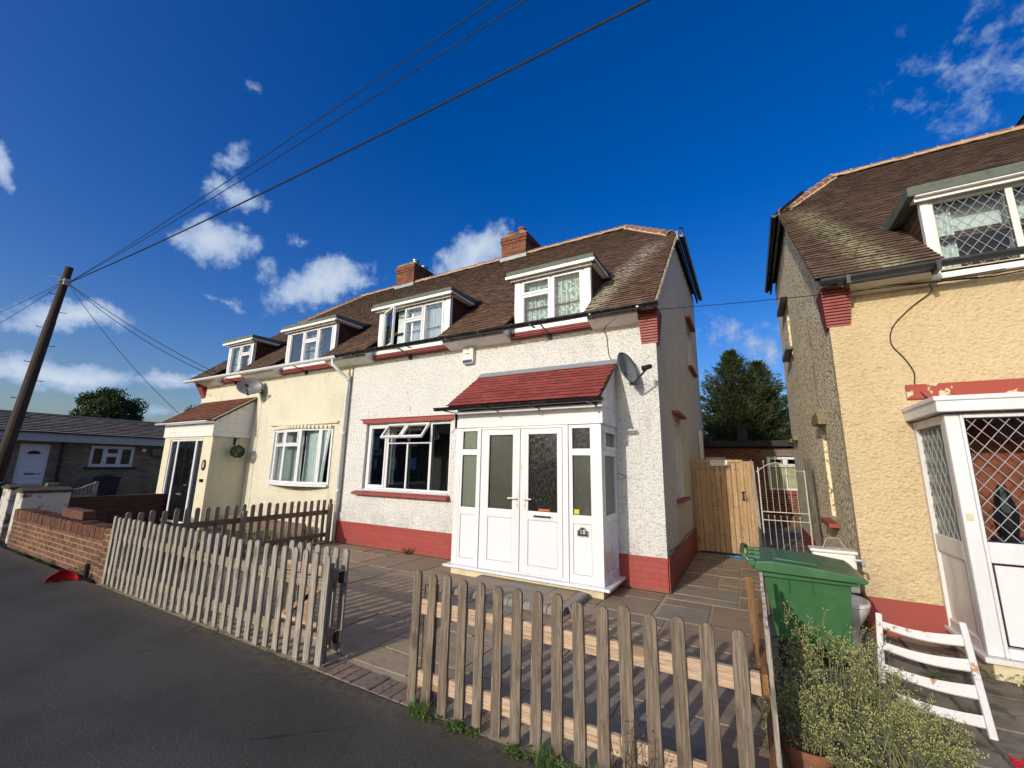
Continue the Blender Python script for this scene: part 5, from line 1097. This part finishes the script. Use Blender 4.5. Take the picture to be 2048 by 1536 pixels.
t=thing('shrub','smaller wispy shrub with pale yellow buds at the foot of the white frame','shrub',(.75,3.6,-.08))
shrub(t,[(.72,3.55,-.02,1),(.84,3.62,-.05,.9),(.62,3.5,-.04,1),(.75,3.4,-.06,.8)],42,.30,.12,6,bud=.0075)
# ================================================================ small things on the ground
t=thing('plastic_fragment','broken dome-shaped piece of red plastic lying on the tarmac by the brick wall','litter',(-8.0,2.25,0))
m=MB(Matrix.Translation((-8.0,2.22,0))@Matrix.Rotation(R_(58),4,'Z')); 
m.grid(lambda u,v:(-.17+.34*u,.02+.09*math.sin(v*math.pi/2)*(.5+.5*math.sin(u*math.pi)),.004+.15*math.sin(math.pi*u)**.7*math.cos(v*math.pi/2)+.006*math.sin(u*17)),16,8); m.build('shell','red_plastic',t,solid=.004,smooth=True)
t=thing('plastic_litter','scrap of bright blue plastic litter at the foot of the pine gate','litter',(-.4,9.2,0)); m=MB(); random.seed(1)
for k in range(9): m.grid(lambda u,v,k=k:(-.52+.05*k+.07*u,9.15+.06*v+.02*math.sin(k*3),.01+.035*abs(math.sin(u*3+k))*v),3,3)
m.build('scrap','blue_litter',t,solid=.002)
t=thing('plastic_litter','crumpled red plastic scrap lying in the lower right corner garden','litter',(1.22,3.9,-.07)); m=MB(); m.grid(lambda u,v:(1.20+.12*u,3.86+.1*v,-.06+.03*abs(math.sin(u*3+v*2))),8,6); m.build('scrap','red_plastic',t,solid=.002)
random.seed(31)
lf=MB(); tf=MB()
def tuft(x,y,r,h,n,kind='b'):
    for i in range(n):
        a=U(0,6.283); q=r*math.sqrt(U(0,1)); c=Vector((x+q*math.cos(a),y+q*math.sin(a)*.6,-.0))
        if kind=='g':
            e=c+Vector((U(-1,1)*h*.5,U(-1,1)*h*.5,h*U(.5,1))); w=Vector((U(-1,1),U(-1,1),0)).normalized()*.0025; mid=(c+e)/2+Vector((0,0,h*.15)); tf.add([c-w,c+w,mid+w,mid-w,e],[(0,1,2,3),(3,2,4)])
        else:
            c.z=h*U(.1,1); d=Vector((U(-1,1),U(-1,1),U(-.1,.6))).normalized()*U(.010,.022); w=d.cross(Vector((0,0,1))).normalized()*U(.006,.012); lf.add([c,c+d*.5+w,c+d,c+d*.5-w],[(0,1,2,3)])
for i in range(34):
    x=U(-2.05,-.3); k=random.random(); tuft(x,2.40+U(-.05,.02),U(.03,.08),U(.02,.055),int(U(10,45)))
for x in (-2.05,-1.75,-1.2,-.95,-.7): tuft(x,2.39,.06,.045,50)
for x in (-2.0,-.82,-.5,-1.1): tuft(x,2.38,.06,.12,60,'g')
for i in range(30): tuft(U(-7.4,-3.2),2.42,.05,.03,10)
for i in range(26): tuft(U(-11.9,-7.6),2.46,.08,U(.02,.05),16)
tuft(-8.35,2.42,.12,.12,160); tuft(-9.4,2.44,.14,.06,120); tuft(-7.2,2.38,.08,.06,60)
for i in range(14): tuft(U(-7.4,-4.2),6.06,.03,.03,8)
for i in range(24): tuft(U(1.6,3.4),U(4.9,5.2),.10,U(.03,.1),40)
tuft(1.15,4.75,.08,.1,120); tuft(.85,6.0,.08,.16,120,'g'); tuft(.98,5.9,.08,.12,80)
o=lf.build('weeds','weed_leaf'); o['kind']='stuff'; o=tf.build('grass','weed_leaf'); o['kind']='stuff'
t=thing('dead_weed','dry brown dead weed standing in front of the near picket fence','plant',(-.66,2.36,0)); m=MB(); l=MB(); random.seed(12)
for i in range(14):
    a=U(0,6.283); p=Vector((-.66+U(-.1,.1),2.36,0)); e=p+Vector((math.cos(a)*.1+.05,math.sin(a)*.05,U(.15,.36))); mid=(p+e)/2+Vector((U(-.03,.03),0,.02)); m.tube([p,mid,e],[.003,.002,.001],4,False)
    for k in range(9):
        c=p+(e-p)*U(.3,1); d=Vector((U(-1,1),U(-.6,.6),U(-.3,.8))).normalized()*U(.02,.05); m.tube([c,c+d],[.001,.0006],3,False); w=Vector((U(-1,1),U(-1,1),U(-1,1))).normalized()*.007; l.quad(c+d,c+d+w,c+d*1.25,c+d-w)
m.build('stems','dry_stem',t); l.build('leaves','dry_leaf',t)
t=thing('dead_weed','dark curled dead weed at the foot of the red painted wall','plant',(-5.55,6.0,0)); m=MB()
for i in range(30): a=U(0,6.283); p=Vector((-5.55+U(-.05,.05),6.04,.0)); e=p+Vector((math.cos(a)*.12,-abs(math.sin(a))*.06,U(.02,.16))); m.tube([p,(p+e)/2+Vector((0,0,.03)),e],[.004,.003,.001],4,False)
m.build('stems','dry_stem',t)
# plants along the cream house fence
t=thing('flower_bed_plants','low mixed bedding plants with red flowers behind the brown picket fence','plants',(-8.6,4.8,0)); m=MB(); r2=MB(); random.seed(14)
for i in range(2600):
    x=U(-9.4,-7.95); y=U(3.6,5.7); h=.10+.22*noise.noise(Vector((x*2,y*2,3)))+.05; c=Vector((x,y,max(.02,h*U(.2,1)))); d=Vector((U(-1,1),U(-1,1),U(0,.8))).normalized()*.035; w=d.cross(Vector((U(-1,1),U(-1,1),1))).normalized()*.014; (r2 if random.random()<.09 else m).quad(c,c+d*.5+w,c+d,c+d*.5-w)
m.build('leaves','weed_leaf',t); r2.build('flowers','red_paint',t)
t=thing('garden_edging','dark sleeper edging along the cream house front','edging',(-9.7,5.7,0)); m=MB(); m.box(-11.2,-8.2,5.75,5.85,0,.34); m.build('sleeper','brown_wood',t,bevel=.01)
# ================================================================ trees
def tree_tag(name,label,x,y): return thing(name,label,'tree',(x,y,0))
def conifer(t,x,y,h,r,n,seed,zb=.5):
    random.seed(seed); b=MB(); lv=MB()
    b.tube([(x,y,-.1),(x,y,h*.5),(x+.05,y,h*.98)],[.18,.10,.012],8)
    def tuft(c,out,k,sz):
        for j in range(k):
            d=(out+Vector((U(-1,1),U(-1,1),U(-.7,.9)))*.7).normalized()*sz*U(.5,1.1); w=d.cross(Vector((U(-1,1),U(-1,1),U(-1,1)))).normalized()*sz*U(.05,.11)
            s=c+Vector((U(-1,1),U(-1,1),U(-1,1)))*sz*.35; lv.add([s-w*.6,s+d*.55+w,s+d,s+d*.55-w],[(0,1,2,3)])
    for i in range(n):
        f=(i+.5)/n; z=zb+(h-zb)*f**1.05; k=(z-zb)/(h-zb); a=i*2.399+U(-.4,.4)
        R=(r*(1-k)**.95+.10)*U(.6,1.22); rise=U(.15,.55)*R*(.5+k)
        p0=Vector((x,y,z)); p3=p0+Vector((math.cos(a)*R,math.sin(a)*R,rise)); pm=p0+Vector((math.cos(a)*R*.55,math.sin(a)*R*.55,-.02*R)); out=Vector((math.cos(a),math.sin(a),.45)).normalized()
        b.tube([p0,pm,p3],[.03,.018,.005],4,False)
        m_=max(4,int(R*7))
        for q in range(m_):
            s=.25+.75*(q+U(0,1))/m_; c=p0*(1-s)**2+pm*2*s*(1-s)+p3*s*s; side=Vector((-math.sin(a),math.cos(a),U(-.2,.3)))*U(-1,1)*R*.30*(1.15-s); tuft(c+side,(out+side*.6).normalized(),9,.26)
    for q in range(26): tuft(Vector((x+.05+U(-.06,.06),y+U(-.06,.06),h-.5+q*.02)),Vector((0,0,1)),4,.16)
    b.build('trunk','bark',t); lv.build('crown','conifer_leaf',t)
t=tree_tag('conifer_tree','bushy dark green conifer behind the outbuilding, its tip highest',-.42,23.5); conifer(t,-.42,23.5,7.5,3.5,430,1)
t=tree_tag('conifer_tree','bushy dark green conifer close against the pebbledashed wall',1.0,24.4); conifer(t,.75,24.4,7.0,3.4,380,2)
def round_tree(t,x,y,zc,rx,rz,n,seed,ls=.1,mat='tree_leaf'):
    random.seed(seed); b=MB(); b.tube([(x,y,0),(x,y,zc-rz*.4),(x+.1,y,zc)],[.22,.16,.06],8); lv=MB()
    cl=[]
    for i in range(70):
        a=U(0,6.283); u=U(-1,1); q=math.sqrt(1-u*u); k=U(.55,1); c=Vector((x+rx*q*math.cos(a)*k,y+rx*q*math.sin(a)*k,zc+rz*u*k)); cl.append((c,U(.25,.5)*rx*.7)); b.tube([(x,y,zc-rz*.3),c],[.04,.01],4,False)
    for i in range(n):
        c,r=random.choice(cl); v=Vector((random.gauss(0,1),random.gauss(0,1),random.gauss(0,1))).normalized()*r*U(.5,1.05); s=c+v; d=Vector((U(-1,1),U(-1,1),U(-1,1))).normalized()*ls; w=d.cross(Vector((U(-1,1),U(-1,1),U(-1,1)))).normalized()*ls*.5; lv.quad(s,s+d*.5+w,s+d,s+d*.5-w)
    b.build('trunk','bark',t); lv.build('crown',mat,t)
t=tree_tag('broadleaf_tree','rounded dark green tree rising behind the bungalow roof',-32,9.3); round_tree(t,-32,9.35,3.8,1.55,1.6,34000,3)
t=tree_tag('broadleaf_tree','tip of a small tree just left of the cream house porch',-32,13.4); round_tree(t,-32,13.6,4.2,.8,1.0,2500,4)
# ================================================================ utility pole and wires
PT=Vector((-16.93,3.44,6.95)); PB=Vector((-17.0,3.0,-.1))
t=thing('utility_pole','leaning dark wooden telegraph pole with climbing steps left of the bungalow door','telegraph pole',(-17,3.0,0))
m=MB(); d=PT-PB; m.tube([PB,PB+d*.5,PB+d*.78,PB+d*.785,PT+d*.02],[.145,.122,.11,.102,.09],14); m.build('pole_shaft','pole_wood',t,smooth=False)
for i in range(9):
    p=PB+d*(.32+.072*i); sg=1 if i%2 else -1; m=MB(); m.tube([p,p+Vector((.05*sg,.22*sg,0)),p+Vector((.05*sg,.22*sg,.03))],.010,5); m.build('climbing_step','cable_black',t)
m=MB(); p=PB+d*.955; m.tube([p+Vector((math.cos(a)*.13,math.sin(a)*.13,0)) for a in [i*math.pi/6 for i in range(13)]],.012,5); m.box(p.x+.05,p.x+.18,p.y-.05,p.y+.08,p.z-.12,p.z+.06); m.tube([p+Vector((-.15,-.25,.1)),p+Vector((.1,.2,.1))],.016,6); m.build('pole_bracket','galvanised',t)
def wire(label,a,b,sag,r,n=24,name='overhead_cable'):
    a=Vector(a);b=Vector(b); m=MB(); m.tube([a+(b-a)*(i/n)-Vector((0,0,sag*4*(i/n)*(1-i/n))) for i in range(n+1)],r,5,False)
    tag(m.build(name,'cable_black'),label,'cable','overhead cables fanning out from the telegraph pole' if name=='overhead_cable' else None)
P_=PB+d*.95+Vector((.1,.05,0))
def ext(Q,k,zadd=0): Q=Vector(Q); return P_+(Q-P_)*k+Vector((0,0,zadd))
wire('thickest overhead cable, sweeping from the pole top across the sky',P_,ext((-.64,3.55,6.45),1.5),.25,.014,40)
wire('thin overhead cable highest of the three crossing the sky',P_,ext((-1.99,2.81,6.42),1.5),.22,.0065,40)
wire('thin overhead cable between the highest and the thickest one',P_,ext((-1.76,2.93,6.36),1.5),.22,.0065,40)
wire('upper cable from the pole down to the cream house eaves',P_,(-12.8,5.8,4.02),.12,.009)
wire('lower cable from the pole down to the cream house eaves',P_,(-13.0,5.8,3.98),.22,.009)
wire('long cable sagging from the pole to the lean-to porch roof',P_,(-13.5,5.4,2.85),.18,.007)
wire('upper cable leaving the pole towards the left edge of the view',P_-Vector((.2,.1,0)),ext((-21,2.99,6.45),3),.3,.008)
wire('lower sagging cable leaving the pole towards the left edge of the view',P_-Vector((.2,.1,.05)),ext((-21,2.99,6.2),3),.5,.008)
wire('cable dropping steeply from the pole to the bungalow ridge',P_-Vector((.1,.0,.2)),(-21.6,4.2,3.15),.05,.006)
wire('thin cable strung between the white house and the yellow house eaves',(-1.25,5.84,3.84),(2.3,6.05,3.68),.03,.005,20,'house_cable')
m=MB(); m.tube(cr([(-1.55,5.9,3.82),(-1.8,6.1,3.74),(-1.78,6.128,3.6),(-1.76,6.128,3.35),(-1.73,6.128,3.25),(-1.66,6.125,3.19)]),.005,5); tag(m.build('house_cable','cable_black'),'thin cable clipped down the white wall from eaves to porch roof','cable')
# unseen houses across the street, added so the window glass reflects dark buildings
for k,(x0,x1) in enumerate(((-63,-48),(-45,-30),(-27,-13),(-9,4),(8,21))):
    t=thing('opposite_house',('farthest left brick semi-detached pair across the street, seen only as a window reflection','second brick semi-detached pair from the left across the street, seen only as a window reflection','brick semi-detached pair across the street, third from the left as seen in the window reflections','brick semi-detached pair straight across the street behind the viewer','brick semi-detached pair across the street, behind the viewer to the right')[k],'house',((x0+x1)/2,-24,0))
    m=MB(); hs_=[(x0+1.5+3*i,x0+3+3*i,z,z+1.3) for i in range(4) for z in (1,3.6)]; wallrects(m,'y',-24.2,-24,x0,x1,0,5.2,hs_); m.box(x0,x0+.2,-31,-24.21,0,5.2); m.box(x1-.2,x1,-31,-24.21,0,5.2); m.box(x0,x1,-31.2,-31.01,0,5.2); m.build('brick_wall','red_brick',t)
    m=MB(); m.add([(x0-.3,-23.7,5.1),(x1+.3,-23.7,5.1),(x1-2,-27.6,8),(x0+2,-27.6,8),(x0-.3,-31.5,5.1),(x1+.3,-31.5,5.1)],[(0,1,2,3),(3,2,5,4),(0,3,4),(1,5,2)]); m.build('roof','concrete_tile',t)
    for h in hs_: m=MB(); m.ring(h[0],h[1],h[2],h[3],.08,-24.15,-24.08); m.box((h[0]+h[1])/2-.03,(h[0]+h[1])/2+.03,-24.15,-24.08,h[2]+.08,h[3]-.08); m.box(h[0]+.08,h[1]-.08,-24.16,-24.151,h[2]+.08,h[3]-.08); m.build('window','white_upvc',t)
# ================================================================ light, sky, camera
SUN=Vector((.20,1,-.36)).normalized()
ld=bpy.data.lights.new('sun','SUN'); ld.energy=2.45; ld.angle=R_(.53); ld.color=(1,.94,.87); lo=bpy.data.objects.new('sun',ld); C.objects.link(lo); lo.rotation_euler=SUN.to_track_quat('-Z','Y').to_euler(); lo.location=(-5,-20,12)
w=bpy.data.worlds.new('World'); S.world=w; w.use_nodes=True; nt=w.node_tree; nt.nodes.clear()
class WN(N):
    def __init__(s): s.t=nt; s.out=s.n('ShaderNodeOutputWorld'); s.co=s.n('ShaderNodeTexCoord').outputs['Generated']
W=WN()
sky=W.n('ShaderNodeTexSky'); sky.sky_type='NISHITA'; sky.sun_disc=False; sky.sun_elevation=R_(19.6); sky.sun_rotation=R_(188.5); sky.air_density=1.0; sky.dust_density=3.0; sky.ozone_density=3.0; sky.altitude=0
hs=W.n('ShaderNodeHueSaturation'); hs.inputs['Saturation'].default_value=SKY_SAT; hs.inputs['Value'].default_value=SKY_VAL; hs.inputs['Hue'].default_value=SKY_HUE; W.l(sky.outputs[0],hs.inputs['Color'])
RR=Vector((0.872056,0.489107,0.017087)).normalized(); UU=Vector((0.08036,-0.177544,0.980826)).normalized(); FF=Vector((-0.482763,0.853963,0.194133)).normalized(); FP=830.48
def rd(x,y): return (FF*FP+RR*(x-1024)-UU*(y-768)).normalized()
nz=W.n('ShaderNodeTexNoise'); W.l(W.co,nz.inputs['Vector']); nz.inputs['Scale'].default_value=7; nz.inputs['Detail'].default_value=8; nz.inputs['Roughness'].default_value=.62
nz2=W.n('ShaderNodeTexNoise'); W.l(W.co,nz2.inputs['Vector']); nz2.inputs['Scale'].default_value=26; nz2.inputs['Detail'].default_value=8; nz2.inputs['Roughness'].default_value=.6; nz2.inputs['Distortion'].default_value=.15
wv=W.n('ShaderNodeVectorMath',operation='MULTIPLY_ADD'); W.l(nz.outputs[1],wv.inputs[0]); wv.inputs[1].default_value=(.10,.10,.10); wv.inputs[2].default_value=(-.05,-.05,-.05)
wa=W.n('ShaderNodeVectorMath',operation='ADD'); W.l(W.co,wa.inputs[0]); W.l(wv.outputs[0],wa.inputs[1]); D=wa.outputs[0]
def blob(x,y,rx,ry,rot,st):
    c=rd(x,y); k=math.radians(rot)
    e1=(rd(x+50*math.cos(k),y+50*math.sin(k))-c); e2=(rd(x-50*math.sin(k),y+50*math.cos(k))-c)
    a=e1.normalized()/(e1.length*rx/50); b=e2.normalized()/(e2.length*ry/50); b=b-a.normalized()*b.dot(a.normalized())
    u=W.n('ShaderNodeVectorMath',operation='DOT_PRODUCT'); W.l(D,u.inputs[0]); u.inputs[1].default_value=a
    v=W.n('ShaderNodeVectorMath',operation='DOT_PRODUCT'); W.l(D,v.inputs[0]); v.inputs[1].default_value=b
    q=W.n('ShaderNodeVectorMath',operation='DOT_PRODUCT'); W.l(D,q.inputs[0]); q.inputs[1].default_value=c
    cb=W.comb(W.math('SUBTRACT',u.outputs['Value'],a.dot(c)),W.math('SUBTRACT',v.outputs['Value'],b.dot(c)),W.math('MULTIPLY',W.math('SUBTRACT',1.0,q.outputs['Value']),1.5))
    ln=W.n('ShaderNodeVectorMath',operation='LENGTH'); W.l(cb,ln.inputs[0])
    return W.math('MULTIPLY',W.math('SUBTRACT',1.0,ln.outputs['Value'],clamp=True),st)
acc=None
for B in CLOUDS:
    r=blob(*B); acc=r if acc is None else W.math('MAXIMUM',acc,r)
den=W.math('ADD',acc,W.math('MULTIPLY',W.math('SUBTRACT',nz2.outputs[0],.55),1.1))
mask=W.math('MULTIPLY',W.sm(den,.06,.44),W.sm(acc,.0,.16))
shade=W.sm(W.math('ADD',den,W.math('MULTIPLY',nz2.outputs[0],.3)),.3,1.2)
ccol=W.mix(shade,CLOUD_A,CLOUD_B)
fin=W.mix(W.math('MULTIPLY',mask,.93),hs.outputs[0],ccol)
bg=W.n('ShaderNodeBackground'); W.l(fin,bg.inputs[0]); bg.inputs[1].default_value=SKY_STR; W.l(bg.outputs[0],W.out.inputs[0])
cd=bpy.data.cameras.new('camera'); co=bpy.data.objects.new('camera',cd); C.objects.link(co); S.camera=co
cd.sensor_width=36; cd.lens=830.48/2048*36; cd.clip_end=2000; cd.clip_start=.05
co.matrix_world=Matrix(((RR.x,UU.x,-FF.x,0),(RR.y,UU.y,-FF.y,0),(RR.z,UU.z,-FF.z,1.6),(0,0,0,1)))
S.view_settings.view_transform='Standard'; S.view_settings.look='None'; S.view_settings.exposure=EXPO; S.view_settings.gamma=1
S.render.engine='CYCLES'; S.cycles.max_bounces=8; S.cycles.transparent_max_bounces=16
S.render.resolution_x=1024; S.render.resolution_y=768
for o in bpy.data.objects:
    if 'wl' in o: del o['wl']
